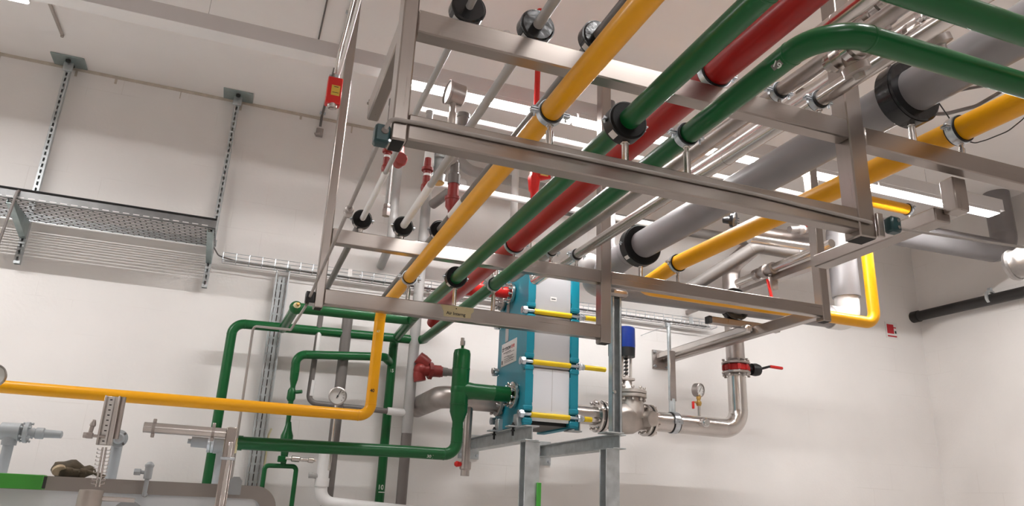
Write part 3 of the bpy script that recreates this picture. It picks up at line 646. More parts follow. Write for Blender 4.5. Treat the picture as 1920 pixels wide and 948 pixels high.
t = thing('white_drain_pipe', 'white plastic drain pipe bending right at the bottom edge of the photo', 'pipe', (b.x,5.86,b.z-.2))
obj('pipe_run', MB().tube([(b.x,5.86,U(603,833,Y=5.86).z),(b.x,5.86,b.z-.06),(c.x+.3,5.86,b.z-.1)], .045, .1, 20).ring((b.x,5.86,b.z+.08), Z, .044, .052, .06), 'white', t)
q = U(585,893,Y=5.84); obj('side_outlet', MB().cyl((b.x,5.86,q.z),(q.x-.02,5.84,q.z+.01),.018,n=14).ring((q.x-.01,5.84,q.z+.01), X, .012, .021, .03), 'greylight', t)
# ------------------------------------------------------------------ green header of the exchanger
yt = 5.13
t = thing('green_pipe', 'thick green pipe with tee and tall capped neck feeding the lower port', 'pipe', (1.46,yt,.3))
cA, cB, cT, cR_ = U(866,672,Y=yt), U(859,790,Y=yt), U(855,842,Y=yt), U(960,740,Y=yt)
xt = 1.475; zb = U(640,838,Y=yt).z; zl = U(450,830,Y=yt).z; xl_ = U(446,830,Y=yt).x
zt = U(866,655,Y=yt).z; zj = cR_.z
obj('neck', MB().lathe((xt,yt,zb+.17), Z, [(0,0),(0,.038),(.05,.038),(.12,.062),(zt-zb-.20,.062),(zt-zb-.175,.055),(zt-zb-.165,.03),(zt-zb-.163,0)], 28).ring((xt,yt,zj+.15), Z, .061, .0645, .008).ring((xt,yt,zj-.1), Z, .061, .0645, .008), 'green', t)
obj('lower_run', MB().tube([(xl_,yt,zl),(xt-.3,yt,zb),(xt,yt,zb),(xt,yt,zb+.18)], .0405, [.5,.085], 24, .004), 'green', t)
obj('pipe_end', MB().ring((xl_+.012,yt,zl), X, .03, .046, .03), 'green', t)
obj('branch', MB().lathe((xt,yt,zj), X, [(0,0),(0,.062),(.06,.062),(.1,.056),(.24,.055),(.245,.0575),(.252,.0575),(.257,.055),(.37,.054),(.37,0)], 28).ball((xt,yt,zj), .066, n=20), 'green', t)
obj('port_flange', bolts(flange(MB(), (1.872,yt,zj), X, .095, .022), (1.862,yt,zj), X, .078, 10, .06, .012), 'sspipe', t)
obj('vent_plug', MB().cyl((xt,yt,zt-.01),(xt,yt,zt+.035),.011,n=12), 'green', t); obj('vent_cap', MB().hexa((xt,yt,zt+.03), Z, .018, .035).hexa((xt-.003,yt,zt+.066), Z, .013, .02), 'sscast', t)
q = V((xt,yt,U(853,808,Y=yt).z)); vd = V((-q.x,-q.y,0)).normalized()
obj('number_mark', MB().text('30', q+vd*.0385, vd.cross(Z)*-1, Z, .036, (q,Z), .0392, .0008), 'chalk', t, 'white 30')
q = V((U(805,847,Y=yt).x,yt,zb)); n_ = V((0,-.8,-.6)).normalized(); obj('number_mark', MB().text('30 |', q+n_*.0405, X, X.cross(n_)*-1, .03, (q,X), .0412, .0006), 'chalk', t, 'white 30')
# lower stainless line behind it
ys_ = 5.44; zs_ = U(930,752,Y=ys_).z
t = thing('stainless_pipe', 'dull stainless pipe behind the green tee with rounded end and drain leg', 'pipe', (1.4,ys_,.2))
xe = U(805,745,Y=ys_).x
obj('pipe_run', MB().tube([(1.87,ys_,zs_),(xe+.09,ys_,zs_),(xe+.09,6.2,zs_)], .083, .1, 28), 'ssdull', t)
obj('port_flange', bolts(flange(MB(), (1.868,ys_,zs_), X, .11, .024), (1.86,ys_,zs_), X, .094, 8, .07, .013), 'sscast', t)
dx = U(878,780,Y=ys_-.02).x; zd = U(873,865,Y=ys_-.02).z
obj('drain_leg', MB().lathe((dx,ys_-.02,zs_-.05), -Z, [(0,0),(0,.032),(zs_-.05-zd,.030),(zs_-.05-zd,.042),(zs_+.0-zd,.042),(zs_+.01-zd,.032),(zs_+.05-zd,.032),(zs_+.05-zd,0)], 16), 'ssdull', t)
obj('red_knob', MB().lathe((dx-.03,ys_-.03,zd-.02), -X, [(0,0),(0,.012),(.02,.018),(.04,.022),(.055,.012),(.055,0)], 12), 'redbright', t)
# ================================================================== plate heat exchanger
hx = thing('plate_heat_exchanger', 'turquoise framed plate heat exchanger with white sheets and yellow tie bars', 'heat exchanger', (2.1, 5.25, .53))
ZB, y0, y1 = .545, 4.94, 5.56
rows = (.617, .988, 1.36)
def plate(x0, x1, zt, zb=ZB):
    d, h = .035, .024; pts = [(y0, zb)]
    for z in rows: pts += [(y0, z-h), (y0+d, z-h), (y0+d, z+h), (y0, z+h)]
    pts += [(y0, zt), (y1, zt)]
    for z in rows[::-1]: pts += [(y1, z+h), (y1-d, z+h), (y1-d, z-h), (y1, z-h)]
    pts += [(y1, zb)]
    return MB().prism([(x0, y, z) for y, z in pts], X, x1-x0)
fp = obj('fixed_plate', plate(1.895, 1.95, 1.735), 'teal', hx); pp = obj('pressure_plate', plate(2.245, 2.305, 1.75), 'teal', hx)
for z in (.80, 1.175, 1.55):
    for xx in ((1.945,1.957),(2.238,2.25)): obj('edge_block', MB().box(xx[0], xx[1], y0+.004, y0+.03, z-.1, z+.1, .003), 'teal', hx)
for z, s_ in [(z, s_) for z in rows for s_ in (-1, 1)]:
    for xx in ((1.885,1.956),(2.24,2.31)): obj('notch_block', MB().box(xx[0], xx[1], y0-.004, y0+.03, z+s_*.045-.016, z+s_*.045+.016, .005), 'teal', hx)
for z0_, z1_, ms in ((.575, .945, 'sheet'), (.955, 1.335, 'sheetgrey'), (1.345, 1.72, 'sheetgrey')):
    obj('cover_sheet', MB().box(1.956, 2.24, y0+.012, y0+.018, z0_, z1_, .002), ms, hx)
obj('plate_pack', MB().box(1.955, 2.24, y0+.03, y1-.02, .60, 1.70, .003), 'ssdull', hx)
obj('bottom_rail', MB().box(1.95, 2.245, 5.0, 5.5, .555, .60, .004), 'black', hx)
lb = obj('small_label', MB().box(2.075, 2.125, y0+.0105, y0+.012, 1.455, 1.487, 0), 'paper', hx)
obj('print_lines', MB().box(2.083, 2.117, y0+.0098, y0+.0104, 1.467, 1.473, 0), 'ink', lb)
obj('sheet_seam', MB().box(2.105, 2.107, y0+.0112, y0+.012, .65, .945, 0), 'greylight', hx)
for z in rows:
    for yy in (y0+.012, y1-.012):
        xe_ = 2.53 if z != rows[0] else 2.42
        tb = obj('tie_bar', MB().cyl((1.95,yy,z), (2.245,yy,z), .0185, n=20).cyl((2.36,yy,z), (xe_,yy,z-.0), .0185, n=20, ch=.003), 'yellow2', hx)
        obj('tie_nut', MB().cyl((1.85,yy,z),(2.37,yy,z),.013,n=12).hexa((1.893,yy,z), -X, .03, .03).ring((1.857,yy,z), X, .01, .028, .006).hexa((2.307,yy,z), X, .029, .026).cyl((2.336,yy,z),(2.352,yy,z),.022,n=16), 'zinc', tb)
# maker's plate on the fixed plate
sy0, sy1, sz0, sz1 = 5.47, 5.14, 1.02, 1.195
st = obj('maker_plate', MB().box(1.892, 1.8945, sy1, sy0, sz0, sz1, 0), 'paper', hx, 'white printed plate')
cy = (sy0+sy1)/2
obj('lettering', MB().text('thermow', (1.8915, cy+.055, 1.15), -Y, Z, .052, bold=.0016), 'ink', st)
obj('red_lettering', MB().text('ave', (1.8915, cy-.088, 1.15), -Y, Z, .052, bold=.0012), 'redink', st)
pl = MB()
for (a, b, z, h) in [(-.12,.05,1.115,.005),(-.06,.12,1.106,.003),(-.10,.0,1.085,.003),(-.02,.1,1.078,.004),(-.1,.08,1.066,.003),(.02,.12,1.056,.004),(-.1,.02,1.052,.003),(-.09,.05,1.04,.003),(.06,.11,1.04,.004)]:
    pl.box(1.8912, 1.8918, cy-b, cy-a, z, z+h, 0)
pl.box(1.8912, 1.8918, cy+.13, cy+.15, 1.035, 1.065, 0)
obj('print_lines', pl, 'ink', st)
obj('side_rib', MB().box(1.888, 1.895, 5.33, 5.39, 1.2, 1.50, .002), 'greylight', hx)
bf = MB(); flange(bf, (1.875, 5.47, 1.54), X, .07, .03); bolts(bf, (1.87,5.47,1.54), X, .054, 8, .08, .011); obj('blind_flange', bf, 'ssdull', hx)
for z in (1.02-.02, .80): obj('guide_bolt', MB().cyl((1.86,y1-.02,z+.0),(1.9,y1-.02,z),.02,n=12).hexa((1.86,y1-.03,z), -X, .025, .02), 'ssdull', hx)
for yy in (5.02, 5.42):
    ft = obj('foot', MB().box(1.86, 1.90, yy-.04, yy+.04, .53, .62, .003).box(1.80, 1.90, yy-.04, yy+.04, .527, .537, .002), 'galv', hx)
    obj('foot_bolt', MB().cyl((1.845,yy,.47),(1.845,yy,.56),.008,n=10).hexa((1.845,yy,.537), Z, .014, .012).hexa((1.845,yy,.50), Z, .014, .012), 'black', ft)
obj('foot_rail', MB().box(2.25, 2.36, 4.98, 5.06, .527, .537, .002).box(2.335, 2.345, 4.98, 5.06, .53, .60, .002), 'galv', hx)
# ------------------------------------------------------------------ galvanised I-beam supports
def hsec(mb, p0, p1, w, h, tf, tw, wdir, hdir):
    p0, p1 = V(p0), V(p1); d = (p1-p0).normalized(); c = (p0+p1)/2; L = (p1-p0).length/2; wd, hd = V(wdir), V(hdir)
    for s in (-1,1): mb.obox(c+hd*(s*(h/2-tf/2)), (d, wd, hd), (L, w/2, tf/2), .0015)
    mb.obox(c, (d, wd, hd), (L, tw/2, h/2-tf), 0); return mb
def support(xc, zt, label, cl, grp='I-beam supports under the exchanger'):
    t = thing('steel_support', label, 'steel support', (xc, 4.82, FL), grp)
    obj('arm', hsec(MB(), (xc, 4.80, zt-.05), (xc, 6.24, zt-.05), .1, .1, .008, .006, X, Z), 'galv', t)
    c = cl
    cz = zt-.1
    obj('column', hsec(MB(), (c, 4.86, FL), (c, 4.86, cz-.008), .104, .104, .009, .007, X, Y), 'galv', t)
    obj('head_plate', MB().box(c-.052, c+.052, 4.805, 4.915, cz-.008, cz, .001), 'galv', t)
    obj('wall_plate', MB().box(xc-.09, xc+.09, 6.235, 6.249, zt-.16, zt+.04, .002), 'galv', t)
    for s in (-1, 1): obj('plate_bolt', MB().hexa((xc+s*.07, 6.235, zt-.13), -Y, .013, .02), 'zinc', t)
support(1.905, .527, 'left galvanised I-beam arm and column under the heat exchanger', 1.915)
support(2.565, .515, 'right galvanised I-beam arm and column beside the heat exchanger', 2.515)
g0 = MB().box(1.945, 1.975, 4.785, 4.80, FL, .16, .002)
solo('green_strip', g0, 'lgreen', 'light green strip standing against the left galvanised column', 'strip')
pz = U(1150,556,Y=4.78).z; px0, px1 = U(1147,700,Y=4.78).x, U(1165,700,Y=4.78).x
t = thing('mounting_post', 'galvanised U channel post standing on the right I-beam arm', 'post', (px0,4.78,.515))
m = MB().box(px0, px0+.004, 4.77, 4.83, .516, pz, .001).box(px1-.004, px1, 4.77, 4.83, .516, pz, .001).box(px0, px1, 4.826, 4.83, .516, pz, .001).box(px0, px0+.016, 4.77, 4.774, .516, pz, .001).box(px1-.016, px1, 4.77, 4.774, .516, pz, .001)
obj('channel', m, 'galv', t); obj('foot_plate', MB().box(px0-.05, px1+.01, 4.76, 4.9, .5155, .524, .001), 'galv', t); obj('bolt', MB().hexa((px0+.012,4.77,.80), -Y, .014, .014), 'chrome', t)
obj('top_cap', MB().box(px0-.02, px1+.05, 4.74, 4.86, pz, pz+.06, .02), 'ss', t)
# ------------------------------------------------------------------ stainless valve line on the back wall
yv = 5.75
def P(px, py, y_=yv): return U(px, py, Y=y_)
zc = P(1240,790).z; xs, xr2 = P(1092,778).x, P(1380,690).x
vl = thing('stainless_pipe', 'stainless pipe with elbow rising at the right through the red lever valve', 'pipe', (xr2, yv, zc))
zl2 = zc
zrise = P(1377,500).z
obj('pipe_run', MB().tube([(2.31,yv-.05,zl2),(2.90,yv,zl2)], .078, 0, 28).tube([(3.31,yv,zl2),(xr2,yv,zl2-.01),(xr2,yv,P(1380,706).z)], .084, .17, 30, .003, 12), 'sspipe', vl)
obj('upper_run', MB().tube([(xr2,yv,P(1380,674).z),(xr2,yv,zrise),(xr2+.0,yv-.5,zrise+.12)], .084, .12, 30, .003), 'ssdull', vl)
obj('blind_boss', MB().lathe((P(1308,790).x,yv-.07,zl2+.01), -Y, [(0,0),(0,.035),(.03,.035),(.032,.04),(.055,.04),(.058,.028),(.075,.026),(.075,0)], 24), 'chrome', vl)
# globe valve with blue actuator
xa_ = P(1182,780).x
gv = thing('control_valve', 'cast globe valve with flanges and blue topped actuator right of the exchanger', 'valve', (xa_, yv, zl2-.13))
fl, fr = P(1126,780).x, P(1211,784).x
obj('body', MB().lathe((fl,yv,zl2), X, [(0,0),(0,.075),(.05,.078),(.11,.115),(.2,.135),(.3,.125),(fr-fl-.06,.085),(fr-fl,.08),(fr-fl,0)], 32).lathe((xa_,yv,zl2), Z, [(0,0),(0,.13),(.12,.112),(.19,.105),(.19,0)], 28).cyl((xa_+.11,yv-.05,zl2),(xa_+.14,yv-.15,zl2),.065,n=24,ch=.008), 'sscast', gv)
for i, xx in enumerate((fl-.014, fr+.014)):
    f = MB(); flange(f, (xx-.024,yv,zl2), X, .136, .024); flange(f, (xx+.0,yv,zl2), X, .126, .004); flange(f, (xx+.024,yv,zl2), X, .136, .024)
    bolts(f, (xx,yv,zl2), X, .114, 8, .12, .014); obj('flange_pair', f, 'sspipe', gv)
    obj('gasket', MB().ring((xx+.012,yv,zl2), X, .08, .129, .004), 'black', gv)
b = MB(); flange(b, (xa_,yv,zl2+.19), Z, .14, .03); flange(b, (xa_,yv,zl2+.225), Z, .14, .03); bolts(b, (xa_,yv,zl2+.205), Z, .12, 10, .12, .014); obj('bonnet', b, 'sscast', gv)
zt0, zt1 = zl2+.24, P(1172,669).z
y_ = MB().lathe((xa_-.035,yv,zt0), Z, [(0,0),(0,.06),(.03,.055),(.06,.035),(.12,.03),(.12,0)], 20)
for s in (-1, 1): y_.cyl((xa_-.035+s*.042,yv,zt0+.05),(xa_-.035+s*.042,yv,zt1+.02),.011,n=12)
y_.box(xa_-.1, xa_+.03, yv-.04, yv+.04, zt0+.08, zt0+.105, .006); y_.cyl((xa_-.035,yv,zt0+.1),(xa_-.035,yv,zt1),.012,n=12)
obj('yoke', y_, 'sscast', gv)
z_ = MB()
for k in range(5): z_.obox((xa_-.05,yv-.02,zt0+.14+k*.032), (X,Y,(Z+X*.6).normalized()), (.018,.006,.012), .002)
obj('stem_scale', z_, 'black', gv)
zt2, zt3 = P(1172,652).z, P(1172,616).z
ac = obj('actuator_base', MB().lathe((xa_-.035,yv,zt1), Z, [(0,0),(0,.075),(zt2-zt1,.078),(zt2-zt1,0)], 28), 'black', gv)
obj('actuator_cover', MB().lathe((xa_-.035,yv,zt2), Z, [(0,0),(0,.078),(.02,.08),(zt3-zt2-.0,.078),(zt3-zt2+.012,.068),(zt3-zt2+.015,0)], 28), 'blue', gv)
obj('limit_box', MB().box(xa_-.2, xa_-.1, yv-.05, yv+.03, zt1-.01, zt1+.15, .008), 'black', gv)
obj('tag', MB().obox((xa_-.17,yv-.1,zt0+.06), ((X+Z*.5).normalized(),Y,(Z-X*.5).normalized()), (.03,.002,.04), 0), 'paper', gv)
# hanger rod and clamp of this line
xh = P(1262,790).x; zh0, zh1 = zl2+.085, U(1257,606,Y=6.0).z
t = thing('pipe_hanger', 'stainless hanger channel and clamp holding the valve line', 'pipe hanger', (xh, yv, zl2))
obj('channel', MB().box(xh-.03, xh+.03, yv-.02, yv+.02, zh0+.1, P(1257,668).z+.05, .004), 'ssdull', t)
obj('rod', MB().cyl((xh-.02,yv,zh0),(xh-.02,yv,P(1257,607).z),.017,n=12).cyl((xh,yv,zh0-.01),(xh,yv,zh0+.12),.025,n=14), 'galv', t)
obj('top_eye', MB().box(xh-.045, xh+.005, yv-.015, yv+.02, P(1257,607).z-.03, P(1257,607).z+.005, .003).cyl((xh-.02,yv,P(1257,607).z-.012),(xh-.02,YW-.002,P(1257,607).z-.012),.0035,n=8), 'galv', t)
obj('band', MB().ring((xh,yv,zl2), X, .088, .094, .05, 36), 'zinc', t); obj('rubber_liner', MB().ring((xh,yv,zl2), X, .083, .090, .07, 36), 'black', t)
obj('lug', MB().box(xh-.035, xh+.035, yv-.11, yv-.085, zl2-.02, zl2+.02, .003).hexa((xh,yv-.11,zl2), -Y, .012, .012), 'zinc', t)
# small pressure gauge with red handled cock
c = P(1311,731); xg2 = c.x
t = thing('pressure_gauge', 'small white pressure gauge with red handled brass cock on the valve line', 'gauge', (xg2, yv, zl2+.07))
d_ = V((-.0,-1,-.16)).normalized()
gd = V((.35,-.93,-.1)).normalized()
obj('case', MB().lathe(c-gd*.04, gd, [(0,0),(0,.06),(.01,.062),(.055,.062),(.06,.055),(.05,.053)], 32), 'ssdull', t)
obj('dial', MB().lathe(c+gd*.008, gd, [(0,0),(0,.054)], 32), 'dialgrey', t)
sx = Z.cross(gd).normalized(); ti = MB()
for k in range(9):
    an = math.radians(225-33.75*k); e = sx*math.cos(an)+Z*math.sin(an); ti.obox(c+gd*.0095+e*.043, (e, gd.cross(e), gd), (.006,.0014,.0005), 0)
e = (sx*.5+Z*.85).normalized(); ti.obox(c+gd*.0105+e*.01, (e, gd.cross(e), gd), (.028,.002,.0008), 0)
obj('scale_and_pointer', ti, 'ink', t)
obj('cock', MB().lathe((xg2-.01,yv,zl2+.07), Z, [(0,0),(0,.013),(.1,.013),(.1,.013),(.1,0)], 12), 'sspipe', t)
obj('brass_body', MB().lathe((xg2-.01,yv,zl2+.165), Z, [(0,0),(0,.018),(.02,.026),(.04,.024),(.042,.016),(.06,.016),(.062,.022),(.085,.02),(.1,.014),(.1,0)], 8).cyl((xg2-.01,yv,zl2+.195),(xg2-.07,yv-.01,zl2+.195),.008,n=8), 'brass', t)
obj('red_handle', MB().box(xg2-.085, xg2-.065, yv-.02, yv, zl2+.135, zl2+.2, .004), 'redbright', t)
# butterfly valve
c = P(1380,690); 
t = thing('butterfly_valve', 'red butterfly valve with black and red lever on the stainless riser', 'valve', c)
bo = MB().lathe(c-Z*.03, Z, [(0,0),(0,.105),(.008,.112),(.052,.112),(.06,.105),(.06,0)], 32); 
for k in range(8): a = 2*PI*(k+.5)/8; bo.obox(c+V((math.cos(a)*.112, math.sin(a)*.112, 0)), (V((math.cos(a),math.sin(a),0)), V((-math.sin(a),math.cos(a),0)), Z), (.014,.018,.026), .005)
obj('body', bo, 'red', t)
f = MB(); flange(f, c+Z*.043, Z, .128, .022); flange(f, c-Z*.043, Z, .128, .022); bolts(f, c, Z, .113, 8, .16, .013); obj('flanges', f, 'ssdull', t)
hv = U(1412,691,Y=yv-.03)
lv = obj('lever_hub', MB().lathe(c+V((.11,-.03,0)), X, [(0,0),(0,.03),(.03,.03),(.035,.055),(.08,.06),(.12,.05),(.125,0)], 16), 'black', t)
le = P(1460,692)
obj('lever', MB().bar(hv+X*.06, V((le.x-.14, yv-.05, le.z+.005)), .03, .022, bev=.005), 'black', lv); obj('lever_grip', MB().bar(V((le.x-.145, yv-.05, le.z+.005)), V((le.x, yv-.055, le.z)), .034, .026, bev=.008), 'redbright', lv)
# ------------------------------------------------------------------ grey pipes high up on the right
t = thing('grey_pipe', 'slanted grey pipe behind the thick yellow pipe, ending in a sideways stub', 'pipe', U(1420,460,Y=4.9))
a, b, c = U(1310,530,Y=5.2), U(1418,462,Y=4.9), U(1500,476,Y=4.9)
obj('pipe_run', MB().tube([a+(a-b)*.35, b, c], .055, .1, 24, .003), 'greymid', t)
obj('end_clamp', MB().tube([c-X*.05-(b-c).normalized()*-.0, c+X*.0], .064, 0, 28), 'zinc', t); 
t = thing('stainless_pipe', 'bright stainless sideways pipe below the thick yellow pipe', 'pipe', U(1470,455,Y=4.75))
a, b = U(1405,447,Y=4.7), U(1532,466,Y=4.7); obj('pipe_run', MB().tube([a, b], .036, 0, 24), 'sspipe', t)
obj('union', MB().ring(b, X, .02, .05, .03).hexa(b+X*.02, X, .045, .03), 'sspipe', t)
a, b = U(1440,440,Y=5.3), U(1522,452,Y=5.3)
t = thing('dark_pipe', 'dark sideways pipe with black end clamp behind the bright stainless pipe', 'pipe', a); obj('pipe_run', MB().tube([a-X*.2, b], .07, 0, 24), 'ssdull', t); obj('end_clamp', MB().ring(b, X, .06, .085, .05), 'black', t)
a = U(1502,430,Y=4.75)
t = thing('ball_valve', 'small steel ball valve with red lever above the bright stainless pipe', 'valve', a)
obj('body', MB().ball(a, .045).cyl(a-V((.12,0,.02)), a+V((.1,0,.03)), .03, n=12), 'ssdull', t); obj('red_lever', MB().bar(a+V((.03,-.03,.03)), a+V((.2,-.05,.06)), .03, .018), 'redbright', t)
p0, p1 = U(1383,530,X=4.02), U(1533,467,X=4.02)
t = thing('stainless_pipe', 'thin stainless pipe with joint lying on a square rail behind the far right post', 'pipe', p0)
obj('pipe_run', MB().tube([p0, p1+(p1-p0)*.15], .034, 0, 20), 'sspipe', t)
dd = (p1-p0).normalized(); cl = p0+(p1-p0)*.25
obj('union', MB().lathe(cl, dd, [(0,0),(0,.05),(.05,.05),(.05,.035),(.1,.035),(.1,.055),(.15,.055),(.15,.04),(.2,.04),(.2,.05),(.24,.05),(.24,0)], 16), 'ssdull', t)
q = U(1443,520,X=4.02); obj('drop', MB().cyl(q, q-Z*.28, .022, n=14), 'ssdull', t); obj('red_lever', MB().bar(q+V((-.05,-.03,-.03)), q+V((-.02,-.04,-.22)), .022, .014, up=Y), 'redbright', t)
q0, q1 = U(1452,522,X=4.1), U(1534,492,X=4.1)
t = thing('square_rail', 'brown square rail under the thin jointed stainless pipe', 'rail', q0); obj('tube', MB().bar(q0, q1+(q1-q0)*.3, .08, .06), 'ss', t); obj('foot', MB().box(q0.x-.04, q0.x+.02, q0.y-.02, q0.y+.02, q0.z-.1, q0.z+.03, .004).box(q0.x-.02, q0.x+.02, q0.y-.02, YW-.002, q0.z-.02, q0.z+.02, .003), 'ssdull', t)
ca = U(1371,412,Y=4.5)
t = thing('black_cap', 'small round black plug below the near lower beam, by the grey pipe', 'cap', ca); dc = V((.6,-.75,-.25)).normalized(); obj('disc', MB().lathe(ca, dc, [(-.06,0),(-.06,.03),(0,.035),(.004,.062),(.03,.062),(.034,.045),(.034,0)], 24), 'blackgloss', t)
q = MB()
for k in range(3): q.obox(ca+dc*.036+Z*(-.02+.02*k), (X, dc, Z), (.03,.002,.004), 0)
obj('ribs', q, 'black', t)
tb = MB().tube([(2.2,5.3,2.35),(3.4,5.3,2.36),(4.6,5.3,2.38)], .045, 0, 18)
solo('grey_pipe', tb, 'greymid', 'grey sideways pipe far behind the big grey pipe', 'pipe')
# cables hanging in loops under the ceiling, upper right
def loop(pts, Yl, r, m_, label):
    q = [U(px, py, Y=Yl) for px, py in pts]; q.append(V((q[-1].x+.5, Yl, ZC-.004))); q.insert(0, V((q[0].x-.5, Yl+.1, ZC-.004)))
    solo('cable', MB().tube(q, r, .6, 10), m_, label, 'cable')
loop([(1745,214),(1775,213),(1830,199),(1878,171),(1930,130)], 3.2, .013, 'greydark', 'thick dark cable drooping in a loop behind the huge near clamp')
loop([(1770,175),(1815,166),(1855,159),(1900,140)], 3.3, .011, 'greydark', 'thick dark cable drooping just under the right green pipe at the photo edge')
loop([(1815,272),(1850,262),(1890,246),(1916,225),(1950,190)], 3.1, .004, 'ink', 'thin black wire drooping below the thick yellow pipe at the right edge')
# stainless sanitary fittings near the top right corner
def fitting(px, py, z, l, label):
    p = U(px, py, Z=z); t = thing('sanitary_valve', label, 'valve', p)
    obj('body', MB().tube([p-Y*l, p+Y*l], .03, 0, 20).ring(p-Y*l*.6, Y, .028, .046, .02).ring(p+Y*l*.6, Y, .028, .046, .02), 'sspipe', t)
    obj('clamp_ring', MB().ring(p-Y*l*.2, Y, .03, .05, .028).box(p.x-.075, p.x-.045, p.y-.012-l*.2, p.y+.012-l*.2, p.z-.015, p.z+.015, .003), 'chrome', t)
    obj('bonnet', MB().lathe(p, V((.4,0,-.9)), [(0,0),(0,.03),(.05,.03),(.055,.045),(.08,.045),(.085,.02),(.1,.018),(.1,0)], 18), 'ssdull', t)
fitting(1590, 96, 1.5, .09, 'stainless clamp fitting under the bend of the right green pipe')
fitting(1742, 46, 1.62, .10, 'bright stainless valve between the two green pipes at the top right')
fitting(1640, 12, 1.72, .08, 'dark stainless fitting beside the near right post at the top edge')
for (px, py, z, r, mm, lb) in [(1690,60,1.8,.034,'sspipe','stainless pipe high behind the two green pipes at the top right'), (1655,40,1.95,.03,'ssdull','dull stainless pipe highest at the top right behind the post')]:
    p = U(px, py, Z=z); solo('stainless_pipe', MB().tube([(p.x,YN,z),(p.x,3.6,z)], r, 0, 20), mm, lb, 'pipe')
# ------------------------------------------------------------------ right wall
a, b = U(1702,597,X=7.1), U(1920,547,X=7.1); dv = (b-a).normalized()
t = thing('drain_pipe', 'black plastic drain pipe sloping along the right wall', 'pipe', a)
obj('pipe_run', MB().tube([a, b+dv*2.5], .055, 0, 24), 'blackpipe', t); obj('socket_end', MB().tube([a-dv*.02, a+dv*.16], .064, 0, 24), 'blackpipe', t)
c = U(1858,557,X=7.1)
t = thing('wall_clamp', 'galvanised ring clamp holding the black drain pipe to the wall', 'pipe clamp', c); obj('ring', MB().ring(c, dv, .055, .072, .03), 'galv', t); obj('wall_stud', MB().cyl(c+X*.06, (XR-.002,c.y,c.z), .009, n=10), 'zinc', t); obj('top_nut', MB().box(c.x-.015, c.x+.015, c.y-.02, c.y+.02, c.z+.066, c.z+.1, .003), 'zinc', t)
c0, c1 = U(1905,470,X=6.2), U(1912,520,X=6.2)
t = thing('foil_duct', 'crinkled foil wrapped duct end at the right edge of the photo', 'duct', c1)
m = MB(); dfo = V((.1,-1,.05)).normalized(); cc = (c0+c1)/2
pr = [(0,0),(0,.1)]
for k in range(14): pr.append((.02+k*.04, .128+rnd.uniform(-.011,.011)))
pr += [(.6,.12),(.6,0)]
m.lathe(cc-dfo*.05, dfo, pr, 28); obj('foil', m, 'alu', t); obj('foil_rim', MB().lathe(cc-dfo*.06, dfo, [(0,.08),(0,.13),(.03,.142),(.05,.132)], 28), 'alu', t)
obj('hanger_rod', MB().cyl((cc.x+.02,cc.y-.25,cc.z+.1),(cc.x+.02,cc.y-.25,ZC-.002), .006, n=8), 'galv', t)
s0 = U(1671,618,Y=YW)
t = thing('fire_sign', 'small red and white fire extinguisher sign on the back wall near the corner', 'sign', (s0.x,YW,s0.z-.09))
obj('plate', MB().box(s0.x-.085, s0.x+.085, YW-.006, YW-.001, s0.z-.1, s0.z+.085, 0), 'paper', t)
obj('red_picture', MB().box(s0.x-.065, s0.x+.03, YW-.0075, YW-.006, s0.z-.045, s0.z+.06, 0).box(s0.x+.02, s0.x+.065, YW-.0075, YW-.006, s0.z+.02, s0.z+.032, 0), 'redink', t)
obj('red_strip', MB().box(s0.x-.065, s0.x+.065, YW-.0075, YW-.006, s0.z-.082, s0.z-.066, 0), 'redink', t)
obj('dark_picture', MB().box(s0.x+.042, s0.x+.064, YW-.0075, YW-.006, s0.z-.04, s0.z-.01, 0), 'ink', t)
# crack and plug holes high on the right wall
# ================================================================== left part: struts, cable shelf, trays
def strut(px, py_top, zb, label, off):
    p = U(px, py_top, Z=ZC-.01); xc, w, y = p.x, .041, 6.165
    t = thing('strut_channel', label, 'strut', (xc, 6.19, zb), 'struts carrying the cable shelf')
    m = MB().slotted((xc-w/2, y, zb), X, Z, -Y, w, ZC-.012-zb, .0025, 1, .03, .05, .014)
    m.box(xc-w/2, xc-w/2+.0025, y, y+.041, zb, ZC-.01, 0).box(xc+w/2-.0025, xc+w/2, y, y+.041, zb, ZC-.01, 0).box(xc-w/2, xc+w/2, y+.036, y+.041, zb, ZC-.01, 0)
    obj('channel', m, 'galv', t)
    hp = obj('ceiling_plate', MB().box(xc-.12, xc+.12, 6.06, 6.235, ZC-.012, ZC-.002, .002), 'galvgreen', t)
    obj('plate_bolt', MB().hexa((xc,6.12,ZC-.03), Z, .02, .02).hexa((xc+.02,6.2,ZC-.03), Z, .014, .02), 'ink', hp)
    obj('plate_cleat', MB().box(xc-.035, xc+.035, 6.15, 6.168, ZC-.09, ZC-.012, .003), 'galv', t)
    # cantilever bracket, deep at the strut, thin at the tip
    zt = 1.858
    br = MB()
    for s in (-1, 1): br.prism([(xc+s*.018, 6.16, zt), (xc+s*.018, 5.68, zt), (xc+s*.018, 5.68, zt-.03), (xc+s*.018, 6.16, zt-.13)], X*s, .003)
    d = V((0,-.48,.10)); br.obox((xc, 5.92, zt-.08), (X, d.normalized(), X.cross(d).normalized()), (.021, .245, .0018), 0)
    obj('bracket_arm', br, 'galvgreen', t)
    if off:
        cb = MB()
        for k in range(3): cb.ring((xc+.015, 5.98-.0*k, zt-.015-.025*k), X, .01, .02, .012, 12)
        obj('chain_links', cb, 'chrome', t)
strut(129, 113, 1.535, 'left slotted strut from ceiling plate down past the cable shelf', True)
strut(447, 181, 1.532, 'right slotted strut from ceiling plate, at the end of the cable shelf', False)
xs0, xs1 = -4.3, -.325; ty0, ty1, tz = 5.66, 6.15, 1.862
t = thing('cable_shelf', 'perforated grey cable shelf on brackets high on the back wall', 'cable tray', (xs0, 5.9, tz))
m = MB(); y = ty0+.012
